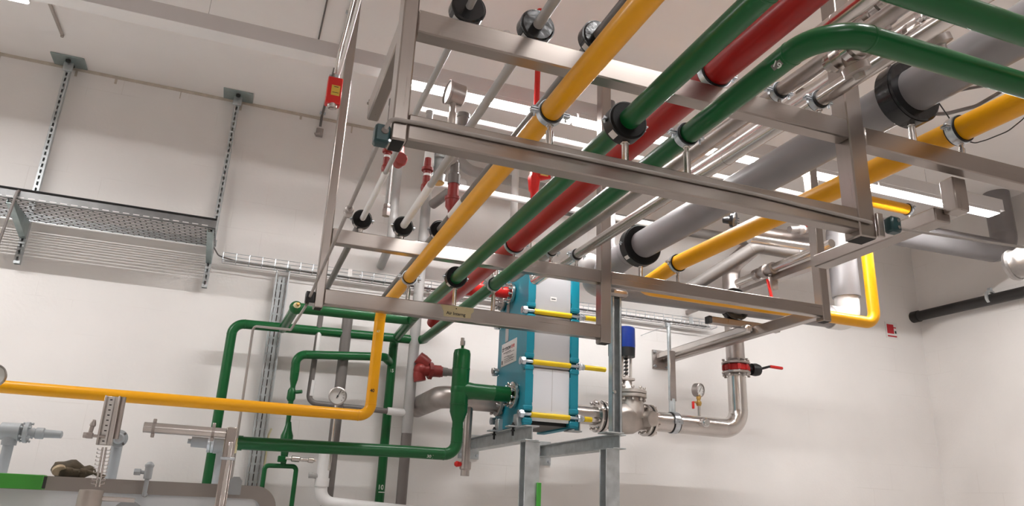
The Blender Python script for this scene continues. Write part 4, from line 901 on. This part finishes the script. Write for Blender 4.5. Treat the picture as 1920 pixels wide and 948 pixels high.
k = 0
while y < ty1-.02:
    m.box(xs0, xs1, y, y+.022, tz, tz+.0015, 0); y += .036
x = xs0
for r in range(int((xs1-xs0)/.075)+1):
    x = xs0+r*.075; y = ty0+.012+.022; q = 0
    while y < ty1-.02:
        o = .0375 if q % 2 else 0
        if x+o+.012 < xs1: m.box(x+o, x+o+.012, y, y+.014, tz, tz+.0015, 0)
        y += .036; q += 1
obj('perforated_floor', m, 'shelf', t)
obj('front_lip', MB().box(xs0, xs1, ty0, ty0+.0025, tz, tz+.062, 0).box(xs0, xs1, ty0, ty0+.014, tz-.001, tz+.001, 0), 'shelf', t)
obj('back_lip', MB().box(xs0, xs1, ty1-.0025, ty1, tz, tz+.062, 0), 'galv', t)
ls = MB(); x = xs0+.05
while x < xs1-.06: ls.box(x, x+.042, ty0-.0008, ty0, tz+.008, tz+.013, 0); x += .066
obj('lip_slots', ls, 'paper', t)
solo('cable', MB().tube([(xs0,ty0-.004,tz+.066),(-2.5,ty0-.006,tz+.068),(xs1,ty0-.004,tz+.066)], .007, .5, 8), 'black', 'black cable along the front edge of the cable shelf', 'cable')
ka, kb = U(33,357,Y=5.64), U(0,448,Y=5.64); solo('cable', MB().tube([ka+V((.01,.05,.01)), ka, kb+(kb-ka)*.5], .010, .02, 8), 'greydark', 'dark cable hanging over the shelf edge down past the photo border', 'cable')
# wire mesh tray
mx0, mx1 = U(421,460,Y=6.12).x, 4.35; mz = U(600,512,Y=6.12).z; my0, my1 = 6.105, 6.205; wr_ = .0028
t = thing('wire_mesh_tray', 'zinc wire mesh cable tray running along the back wall behind the rack', 'cable tray', (mx0, 6.2, mz))
m = MB()
for (y, z) in [(my0, mz+.06), (my0, mz+.03), (my0, mz), (my0+.05, mz), (my1, mz), (my1, mz+.03), (my1, mz+.06)]: m.cyl((mx0,y,z),(mx1,y,z),wr_,n=6)
obj('long_wires', m, 'zinc', t)
x = mx0+.003
while x < mx1:
    obj('cross_wire', MB().tube([(x,my0-.003,mz+.062),(x,my0-.003,mz-.004),(x,my1+.003,mz-.004),(x,my1+.003,mz+.062)], wr_, .01, 6, 0, 3), 'zinc', t); x += .1
m = MB(); x = mx0+.5
while x < mx1: m.box(x, x+.03, my1+.002, YW-.002, mz+.01, mz+.05, .002); x += 1.2
obj('wall_brackets', m, 'galv', t)
solo('cable', MB().tube([(xs1-.03,6.1,tz+.01),(xs1+.03,6.12,mz+.03),(mx0+.1,6.14,mz+.012),(mx0+.6,6.15,mz+.01),(mx0+2.6,6.16,mz+.008),(mx1-.1,6.15,mz+.008)], .006, .05, 8), 'greydark', 'dark cable passing from the shelf into the wire mesh tray', 'cable')
solo('cable', MB().tube([(mx0+.02,6.17,mz+.01),(mx0+2,6.18,mz+.012),(mx1-.05,6.17,mz+.01)], .009, .3, 8), 'cablegrey', 'grey cable lying in the wire mesh tray along the wall', 'cable')
p = U(658,497,Y=6.1); solo('cable_tag', MB().box(p.x-.017, p.x+.017, 6.098, 6.101, mz+.0, mz+.065, 0), 'paper', 'small white tag on the wire mesh tray beside the far left post', 'tag')
p = U(1295,588,Y=6.1); solo('tray_coupler', MB().box(p.x-.02, p.x+.02, 6.097, 6.101, mz-.005, mz+.066, 0), 'galv', 'small metal coupler on the wire mesh tray right of the blue actuator', 'coupler')
# vertical perforated tray
vx0, vx1 = U(515,530,Y=6.2).x, U(541,530,Y=6.2).x; vz1 = U(526,508,Y=6.2).z; vz0 = -1.598
t = thing('cable_tray', 'slotted galvanised tray standing upright against the back wall', 'cable tray', (vx0, 6.2, vz0))
m = MB().slotted((vx0+.002, 6.225, vz0), X, Z, -Y, vx1-vx0-.004, vz1-vz0-.04, .0015, 3, .05, .065, .009)
obj('slotted_back', m, 'galv', t)
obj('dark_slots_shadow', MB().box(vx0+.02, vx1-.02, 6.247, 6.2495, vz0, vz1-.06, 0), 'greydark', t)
obj('side_lip', MB().box(vx0, vx0+.002, 6.165, 6.226, vz0, vz1, 0).box(vx0, vx0+.01, 6.163, 6.166, vz0, vz1, 0), 'galv', t); obj('side_lip', MB().box(vx1-.002, vx1, 6.165, 6.226, vz0, vz1, 0).box(vx1-.01, vx1, 6.163, 6.166, vz0, vz1, 0), 'galv', t)
solo('cable', MB().tube([(vx1+.02,6.235,-1.594),(vx1+.015,6.235,.45),(vx1+.03,6.24,.5)], .006, .02, 8), 'cream', 'cream cable beside the upright slotted tray', 'cable')
# ------------------------------------------------------------------ pull rope and its switches
sA = U(718,256,Y=2.03)
t = thing('pull_switch', 'dark teal pull switch on the near left post of the rack', 'switch', sA-Z*.03)
obj('housing', MB().box(sA.x-.028, .313, 2.0, 2.05, sA.z-.03, sA.z+.028, .006), 'darkteal', t); obj('button', MB().lathe((sA.x+.0,2.001,sA.z+.006), -Y, [(0,0),(0,.011),(.004,.011),(.006,.008),(.006,0)], 16), 'greydark', t); obj('latch_screw', MB().hexa((.312,1.998,sA.z-.026), -Y, .005, .005), 'zinc', t)
eB = U(581,556,Y=4.10)
t = thing('pull_rope', 'thin steel pull rope with joint along the left side of the rack', 'rope', eB)
rA = U(711,268,Y=2.03); dr = (eB-rA)
obj('rope', MB().tube([rA+Z*.01, eB], .0075, 0, 10), 'cablegrey', t); mid = rA+dr*.42
q = U(675,351,Y=2.03+ (4.10-2.03)*.30)
fr_ = .3; q = rA+dr*((q.y-rA.y)/dr.y); obj('joint', MB().lathe(q-dr.normalized()*.025, dr, [(0,0),(0,.013),(.012,.018),(.04,.018),(.05,.012),(.05,0)], 12).ball(q+V((0,-.0,-.012)), .016), 'ssdull', t)
t = thing('rope_holder', 'black rope holder on the far left post of the rack', 'holder', eB-Z*.02); obj('block', MB().box(eB.x-.022, .325, 4.09, 4.15, eB.z-.03, eB.z+.03, .004), 'black', t); obj('arm', MB().box(eB.x-.0, .327, 4.1, 4.13, eB.z-.045, eB.z-.03, .002), 'greylight', t)
# sagging thin tube down to the floor past the green corner
a, b, c, d = U(577,566,Y=4.9), U(545,618,Y=5.0), U(475,611,Y=5.3), U(440,860,Y=5.3)
solo('air_hose', MB().tube([eB+V((-.01,.03,-.04)), b, c, V((d.x,5.3,-.2))], .0085, .03, 8), 'cablegrey', 'thin grey air hose hanging from the far left post, over the green pipe and down', 'hose')
cz = 1.076
solo('cable', MB().tube([(sA.x,2.0,sA.z+.01),(sA.x+.012,1.993,sA.z+.045),(.40,1.9925,sA.z+.048),(.6,1.9925,cz+.0),(1.6,1.9925,cz-.002),(2.12,1.991,cz-.02)], .0065, .04, 10), 'cablegrey', 'thin cable clipped along the front of the near lower beam', 'cable')
sB = U(1668,424,Y=1.99)
t = thing('pull_switch', 'dark teal pull switch at the foot of the near right post', 'switch', sB-Z*.03)
obj('housing', MB().box(sB.x-.024, sB.x+.026, 1.955, 1.999, sB.z-.032, sB.z+.03, .008), 'darkteal', t)
for s in (-1, 1): obj('button', MB().lathe((sB.x+.008,1.956,sB.z-.001+s*.013), -Y, [(0,0),(0,.0065),(.003,.0065),(.003,0)], 14), 'greymid', t)
obj('clip', MB().box(sB.x-.06, sB.x-.03, 1.985, 1.999, sB.z-.05, sB.z+.045, .003), 'ssdull', t)
r0, r1 = U(1690,430,Y=1.985), U(1920,464,Y=1.985)
solo('pull_rope', MB().tube([r0-X*.03, r1+(r1-r0)*2], .0055, 0, 8), 'cablegrey', 'steel rope stretched right from the switch on the near right post', 'rope')
# red alarm box on its conduits
c = U(626,173,Y=3.95)
t = thing('alarm_box', 'red box with yellow label hanging next to the far left post', 'alarm box', c-Z*.1)
w, h = .042, .085
obj('case', MB().box(c.x-w, c.x+w, c.y-.03, c.y+.03, c.z-h, c.z+h, .005), 'redbright', t)
lb = obj('yellow_label', MB().box(c.x-.018, c.x+.03, c.y-.0315, c.y-.03, c.z-.035, c.z+.03, 0), 'labelyellow', t); obj('print_lines', MB().box(c.x-.005, c.x+.02, c.y-.0322, c.y-.0316, c.z+.018, c.z+.022, 0).box(c.x-.012, c.x+.024, c.y-.0322, c.y-.0316, c.z-.018, c.z-.015, 0), 'ink', lb)
obj('buzzer', MB().lathe((c.x,c.y-.0,c.z-h+.01), -Z, [(0,0),(0,.03),(.025,.028),(.03,.02),(.02,.012),(.02,0)], 20), 'ssdull', t)
obj('gland', MB().cyl((c.x+.008,c.y,c.z+h),(c.x+.008,c.y,c.z+h+.03),.012,n=12), 'zinc', t)
cA = U(638,140,Y=3.95); cB_ = U(690,0,Y=3.5)
up = V((c.x+.012, 3.93, c.z+h+.03))
solo('conduit', MB().tube([up, up+V((.005,-.10,.03)), V((up.x-.03, -4.49, up.z+.03))], .010, .06, 12), 'white', 'white conduit leading to the red box from the top edge of the photo', 'conduit')
solo('conduit', MB().tube([up+V((-.02,0,0)), up+V((-.02,-.12,.08)), V((up.x-.055, -4.49, up.z+.08))], .009, .06, 12), 'sspipe', 'steel conduit beside the white one above the red box', 'conduit')
bz = U(603,212,Y=6.2); solo('conduit_bracket', MB().box(xa-.03, xa+.03, 6.2, 6.249, ZC-.2, ZC-.13, .004).cyl((xa,6.2,ZC-.18),(xa-.04,6.2,ZC-.2),.012,n=8), 'ssdull', 'small rusty bracket on the wall where the ceiling conduit ends', 'bracket')
# ------------------------------------------------------------------ tank and instruments, lower left
yt0 = 4.35
tk = thing('steel_tank', 'pale blue grey steel tank with brown grey rim at the lower left', 'tank', (-1, 5, FL))
def rounded(x0, x1, z0, z1, r, y, n=10):
    pts = [(x0, y, z0), (x1, y, z0)]
    for k in range(n+1): a = PI/2*k/n; pts.append((x1-r+r*math.cos(a), y, z1-r+r*math.sin(a)))
    pts.append((x0, y, z1)); return pts
zt_ = .050; xe_ = .285
obj('body', MB().prism(rounded(-3.6, xe_-.01, FL+.1, zt_-.008, .11, yt0+.02), Y, 1.2), 'tank', tk)
o = rounded(-3.6, xe_, FL+.1, zt_, .115, yt0); i_ = rounded(-3.6, xe_-.075, FL+.1, zt_-.066, .06, yt0)
m = MB(); bm = m.bm
A = [bm.verts.new(V(p)) for p in o[1:]]; B = [bm.verts.new(V(p)) for p in i_[1:]]; A2 = [bm.verts.new(V(p)+Y*.03) for p in o[1:]]; B2 = [bm.verts.new(V(p)+Y*.03) for p in i_[1:]]
for k in range(len(A)-1):
    bm.faces.new((A[k],A[k+1],B[k+1],B[k])); bm.faces.new((A[k],A2[k],A2[k+1],A[k+1])); bm.faces.new((B[k],B[k+1],B2[k+1],B2[k]))
obj('rim_band', m, 'tankrim', tk)
obj('plinth', MB().box(-3.5, .25, 4.5, 5.4, FL, FL+.1, .01), 'tankrim', tk)
le = U(441,912,Y=yt0-.01); lug = MB().prism([(le.x-.03,yt0-.012,le.z-.04),(le.x+.03,yt0-.012,le.z-.04),(le.x+.03,yt0-.012,le.z+.03),(le.x+.015,yt0-.012,le.z+.05),(le.x-.015,yt0-.012,le.z+.05),(le.x-.03,yt0-.012,le.z+.03)], Y, .012)
obj('lifting_lug', lug, 'greyblue', tk)
mh = U(245,945,Y=yt0-.02); obj('nozzle', MB().lathe((mh.x-.0,yt0+.02,mh.z-.05), -Y, [(0,0),(0,.05),(.1,.05),(.1,.07),(.13,.07),(.13,.0)], 24), 'greyblue', tk)
# green bar end
e = U(84,904,Y=4.25); hh = .033
t = thing('green_bar', 'bright green square bar end resting in front of the tank rim at the left edge', 'bar', (e.x-.8,4.25,e.z))
obj('bar', MB().box(-3.2, e.x, 4.2, 4.28, e.z-hh, e.z+hh, .003), 'lgreen', t); obj('open_end', MB().box(e.x-.001, e.x+.0015, 4.206, 4.274, e.z-hh+.006, e.z+hh-.006, 0), 'ink', t); obj('leg', MB().box(-2.9, -2.84, 4.21, 4.27, FL, e.z-hh, .003), 'lgreen', t)
# work glove
gc = U(126,893,Y=4.48); gc = V((gc.x, 4.46, zt_))
t = thing('work_glove', 'dirty crumpled work glove lying on the tank edge', 'glove', gc)
m = MB(); m.ball(gc+V((0,0,.038)), .062, (1.25,.9,.72), 20).ball(gc+V((.07,.01,.03)), .04, (1.3,.9,.8), 16)
for v in m.bm.verts: v.co += V((math.sin(v.co.z*90+v.co.x*40)*.006, 0, math.sin(v.co.x*70+v.co.y*30)*.006))
for v in m.bm.verts: v.co.z = max(v.co.z, zt_+.001)
obj('palm', m, 'glove', t)
for k, (dx_, dy_, l, a) in enumerate([(.09,-.03,.07,.1),(.10,-.005,.075,-.15),(.1,.02,.07,-.3),(.03,-.05,.05,.9)]):
    p = gc+V((dx_,dy_,.024)); q = p+V((math.cos(a)*l, -.01, math.sin(a)*l*.4-.008)); obj('finger', MB().tube([p-V((.03,0,-.01)), p+Z*.008, q], lambda i: .014-.0006*i, .02, 10), 'glove', t)
obj('cuff', MB().lathe(gc+V((-.03,-.052,.03)), V((.3,-.5,-.6)), [(0,0),(-.01,.03),(.006,.032),(.006,.02),(0,0)], 14), 'glovepalm', t)
# grey safety valves on the tank


M_ = 'greyblue'
Yv = 4.75
c = U(30,809,Y=Yv); pb = U(8,882,Y=Yv)
t = thing('safety_valve', 'grey safety valve lying sideways, at the left edge above the tank', 'valve', (pb.x,Yv,zt_))
obj('pipe', MB().tube([(c.x-.02,Yv,zt_-.01),(c.x-.02,Yv,c.z)], .026, 0, 20), M_, t); obj('body', MB().lathe(c-X*.2, X, [(0,0),(0,.03),(.12,.03),(.13,.045),(.22,.047),(.225,.04),(.225,0)], 24).cyl((c.x-.02,Yv,c.z-.07),(c.x-.02,Yv,c.z),.036,n=20), M_, t)
obj('flange', bolts(flange(MB(), c+X*.05, X, .055, .02), c+X*.05, X, .046, 6, .05, .007), M_, t); obj('bonnet', MB().lathe(c+X*.055, X, [(0,0),(0,.03),(.02,.024),(.035,.024),(.04,.030),(.075,.030),(.08,.022),(.16,.020),(.165,.013),(.165,0)], 20), M_, t)
Yv = 4.75
c = U(222,823,Y=Yv); pb = U(212,888,Y=Yv)
t = thing('safety_valve', 'grey safety valve facing the viewer, behind the finned level gauge', 'valve', (c.x,Yv,zt_))
obj('pipe', MB().tube([(c.x,Yv,zt_-.01),(c.x,Yv,c.z)], .029, 0, 20), M_, t); obj('body', MB().ball(c, .040, n=20).lathe(c, V((.12,-1,0)), [(0,0),(0,.036),(.05,.038),(.055,.047),(.075,.047),(.08,.03),(.12,.027),(.13,.02),(.13,0)], 24), M_, t)
bb = MB(); bolts(bb, c+V((.008,-.065,0)), V((.12,-1,0)), .039, 4, .04, .007); obj('bolts', bb, 'greymid', t)
Yv = 4.7
c = U(278,885,Y=Yv)
t = thing('vent_cock', 'small grey vent cock with pointed top on the tank', 'valve', (c.x,Yv,zt_))
zz = U(279,872,Y=4.3); 
c = U(278,886,Y=4.30); b0 = U(274,930,Y=4.30)
t.location = V((c.x,4.30,b0.z)); WL[t.name] = V(t.location)
tp_ = U(281,865,Y=4.3)
obj('stem', MB().lathe((c.x,4.3,b0.z), Z, [(0,0),(0,.011),(c.z-b0.z-.03,.011),(c.z-b0.z-.028,.019),(c.z-b0.z+.028,.019),(c.z-b0.z+.03,.022),(c.z-b0.z+.04,.022),(tp_.z-b0.z,.008),(tp_.z-b0.z,0)], 16), M_, t)
obj('side_screw', MB().cyl((c.x,4.3,c.z),(c.x-.05,4.3,c.z+.003),.009,n=10).hexa((c.x-.035,4.3,c.z+.002), -X, .018, .03), M_, t); obj('wall_stub', MB().cyl((c.x,4.3,b0.z+.008),(c.x,yt0+.03,b0.z+.008),.012,n=12), M_, t)
Yv = yt
c = U(392,832,Y=Yv)
t = thing('safety_valve', 'grey safety valve bolted to the cut end of the thick green pipe', 'valve', (U(412,895,Y=Yv).x,Yv,zt_))
xj = xl_; zc_ = c.z
x0 = U(352,826,Y=Yv).x; x1 = U(392,830,Y=Yv).x; x2 = U(420,832,Y=Yv).x
obj('bonnet', MB().lathe((x0,Yv,zc_+.01), X, [(0,0),(0,.014),(.02,.014),(.022,.034),(x1-x0-.02,.036),(x1-x0,.04),(x1-x0,0)], 24), M_, t); obj('flange', MB().ring((x1,Yv,zc_+.005), X, .02, .056, .016).ring((x1+.02,Yv,zc_+.005), X, .02, .056, .016), 'zinc', t)
obj('body', MB().lathe((x1+.03,Yv,zc_), X, [(0,0),(0,.054),(x2-x1-.03,.054),(x2-x1,.05),(x2-x1,0)], 24).cyl((x2-.003,Yv,zt_-.01),(x2-.003,Yv,zc_),.034,n=20), M_, t); obj('thread_tape', MB().lathe((x2-.0,Yv,zc_), X, [(0,0),(0,.056),(.05,.05),(xj-x2,.045),(xj-x2,0)], 20), 'cream', t)
# stainless arm and square post carrying the cable tube
Yp = 4.2
a, b = U(436,800,Y=Yp), U(413,960,Y=Yp); zlow = FL
t = thing('stainless_post', 'stainless square post with flat strap in front of the green pipe end', 'post', (b.x,Yp,FL))
obj('square_tube', MB().box(a.x-.027, a.x+.027, Yp, Yp+.05, FL, a.z, .004), 'ss', t); st0 = U(436,828,Y=Yp-.01).z; obj('flat_strap', MB().box(a.x-.006, a.x+.016, Yp-.012, Yp-.001, FL, st0, .003), 'sspipe', t); obj('strap_bolt', MB().box(a.x-.035, a.x+.035, Yp-.014, Yp-.002, st0-.09, st0-.075, .002), 'zinc', t); obj('foot_plate', MB().box(a.x-.07, a.x+.07, Yp-.05, Yp+.1, FL, FL+.008, .001), 'ss', t)
a2, b2 = U(268,799,Y=Yp-.03), U(416,809,Y=Yp-.03)
t = thing('stainless_tube', 'horizontal stainless tube with two hose clips and open left end, above the tank', 'pipe', (a2.x,Yp-.03,a2.z-.03))
xt_e = a.x-.027; tz_ = a2.z
obj('tube', MB().tube([(a2.x,Yp+.02,a2.z),(xt_e,Yp+.02,b2.z-.004)], .0265, 0, 24), 'sspipe', t); obj('open_end', MB().lathe((a2.x-.0008,Yp+.02,a2.z), -X, [(0,0),(0,.024)], 24), 'hole', t)
for px in (288, 401):
    xq = U(px,800,Y=Yp).x; o = obj('hose_clip', MB().ring((xq,Yp+.02,a2.z-.002), X, .026, .029, .014, 28).box(xq-.008, xq+.008, Yp+.01, Yp+.03, a2.z+.024, a2.z+.045, .002).box(xq-.008, xq+.008, Yp+.01, Yp+.03, a2.z-.046, a2.z-.026, .002), 'ssdull', t)
# finned magnetic level gauge
Yg = 3.9
A0, A1 = U(213,742,Y=Yg), U(195,834,Y=Yg); F0, F1 = U(196,838,Y=Yg), U(183,912,Y=Yg); B0 = U(172,918,Y=Yg)
t = thing('level_gauge', 'stainless level gauge with scale rail and finned neck in front of the tank', 'gauge', (B0.x,Yg,-.12))
ax = (A0-A1).normalized(); sd = Y.cross(ax).normalized()
hl = (A0-A1).length/2; cc = (A0+A1)/2
obj('scale_rail', MB().obox(cc+Y*.02, (sd, Y, ax), (.031,.004,hl), .002).obox(cc+sd*.028+Y*.003, (sd,Y,ax), (.004,.02,hl), .001).obox(cc-sd*.028+Y*.003, (sd,Y,ax), (.004,.02,hl), .001), 'sspipe', t)
sc_ = obj('scale_strip', MB().obox(cc-sd*.006+Y*.004, (sd, Y, ax), (.013,.003,hl*.97), .001), 'paper', t)
tk_ = MB()
for k in range(9): tk_.obox(A1+ax*(hl*2*(.08+.105*k))-sd*.006+Y*.0004, (sd, Y, ax), (.005,.0006,.0025), 0)
obj('scale_marks', tk_, 'ink', sc_)
obj('side_tube', MB().tube([A1+ax*.03+sd*.04+Y*.02, A1+ax*hl*2+sd*.04+Y*.02], .012, 0, 14), 'ssdull', t)
fx = (F0-F1); fd = fx.normalized(); fs = Y.cross(fd).normalized(); m = MB()
for s in (-1, 1): m.cyl(F1+fs*.007*s, F0+fs*.007*s, .0045, n=10)
obj('neck_rods', m, 'sspipe', t); m = MB()
for k in range(10):
    p = F1+fd*(fx.length*(.06+.095*k))
    for s in (-1, 1):
        m.bar(p+fs*.006*s, p+fs*(.026*s)+fd*.003, .022, .0022, up=fd, bev=0); m.bar(p+fs*.026*s+fd*.002, p+fs*.026*s+fd*.010, .02, .002, up=fs, bev=0)
obj('fins', m, 'sspipe', t)
obj('base_vessel', MB().lathe((B0.x,Yg,-.35), Z, [(0,0),(0,.05),(.31,.05),(.345,.048),(B0.z+.35,.044),(B0.z+.352,0)], 28).ring((B0.x,Yg,B0.z-.012), Z, .04, .05, .008), 'sscast', t)
sp = U(196,934,Y=Yg); obj('side_pipe', MB().tube([(B0.x,Yg,sp.z),(B0.x+.18,Yg,sp.z-.003)], .011, 0, 14), 'sspipe', t)
vA = U(197,818,Y=Yg-.01); vB = U(156,815,Y=Yg-.01)
obj('needle_valve', MB().cyl(vA, vB, .0065, n=12).hexa(vB+X*.0, X, .014, .02).obox(vA+(vB-vA)*.72, (X,Y,Z), (.014,.012,.013), .002).lathe(vA+(vB-vA)*.72, (Z+X*.1), [(0,0),(0,.009),(.04,.009),(.043,.013),(.05,.013),(.07,.007),(.07,0)], 12), 'ssdull', t)
obj('foot', MB().cyl((B0.x,Yg,FL),(B0.x,Yg,-.345),.03,n=16).cyl((B0.x,Yg,FL),(B0.x,Yg,FL+.02),.09,n=20), 'ss', t)
# dial at the left photo edge
dq = U(-10,705,Y=4.9)
t = thing('dial_gauge', 'round dial cut by the left edge of the photo above the yellow pipe', 'gauge', dq)
obj('case', MB().lathe(dq, -Y, [(0,0),(0,.06),(.03,.065),(.04,.06),(.03,.055)], 28), 'ssdull', t); obj('dial', MB().lathe(dq-Y*.026, -Y, [(0,0),(0,.056)], 28), 'dialgrey', t); obj('stem', MB().cyl(dq+Z*-.06, (dq.x,dq.y,zt_-.004), .009, n=10), 'sspipe', t)
# ================================================================== lift to floor level, camera, view
for o in list(C.objects):
    if o.parent is None: o.location.z += EYE
cam = bpy.data.cameras.new('camera'); co = bpy.data.objects.new('camera', cam); C.objects.link(co)
cam.sensor_width = 36; cam.lens = FPX/1920*36; cam.clip_start = .02
R_ = Matrix((CR, CU, -_fw)).transposed(); co.matrix_world = Matrix.Translation((0,0,EYE)) @ R_.to_4x4()
bpy.context.scene.camera = co
w = bpy.data.worlds.new('world'); bpy.context.scene.world = w; w.use_nodes = True
w.node_tree.nodes['Background'].inputs['Color'].default_value = (.9,.92,1,1); w.node_tree.nodes['Background'].inputs['Strength'].default_value = .1
s = bpy.context.scene; s.view_settings.view_transform = 'Standard'; s.view_settings.look = 'None'; s.view_settings.gamma = 1; s.view_settings.use_curve_mapping = False
s.view_settings.exposure = 0.54
s.cycles.max_bounces = 8; s.cycles.diffuse_bounces = 5; s.cycles.glossy_bounces = 5; s.cycles.sample_clamp_indirect = 6
s.cycles.use_denoising = True
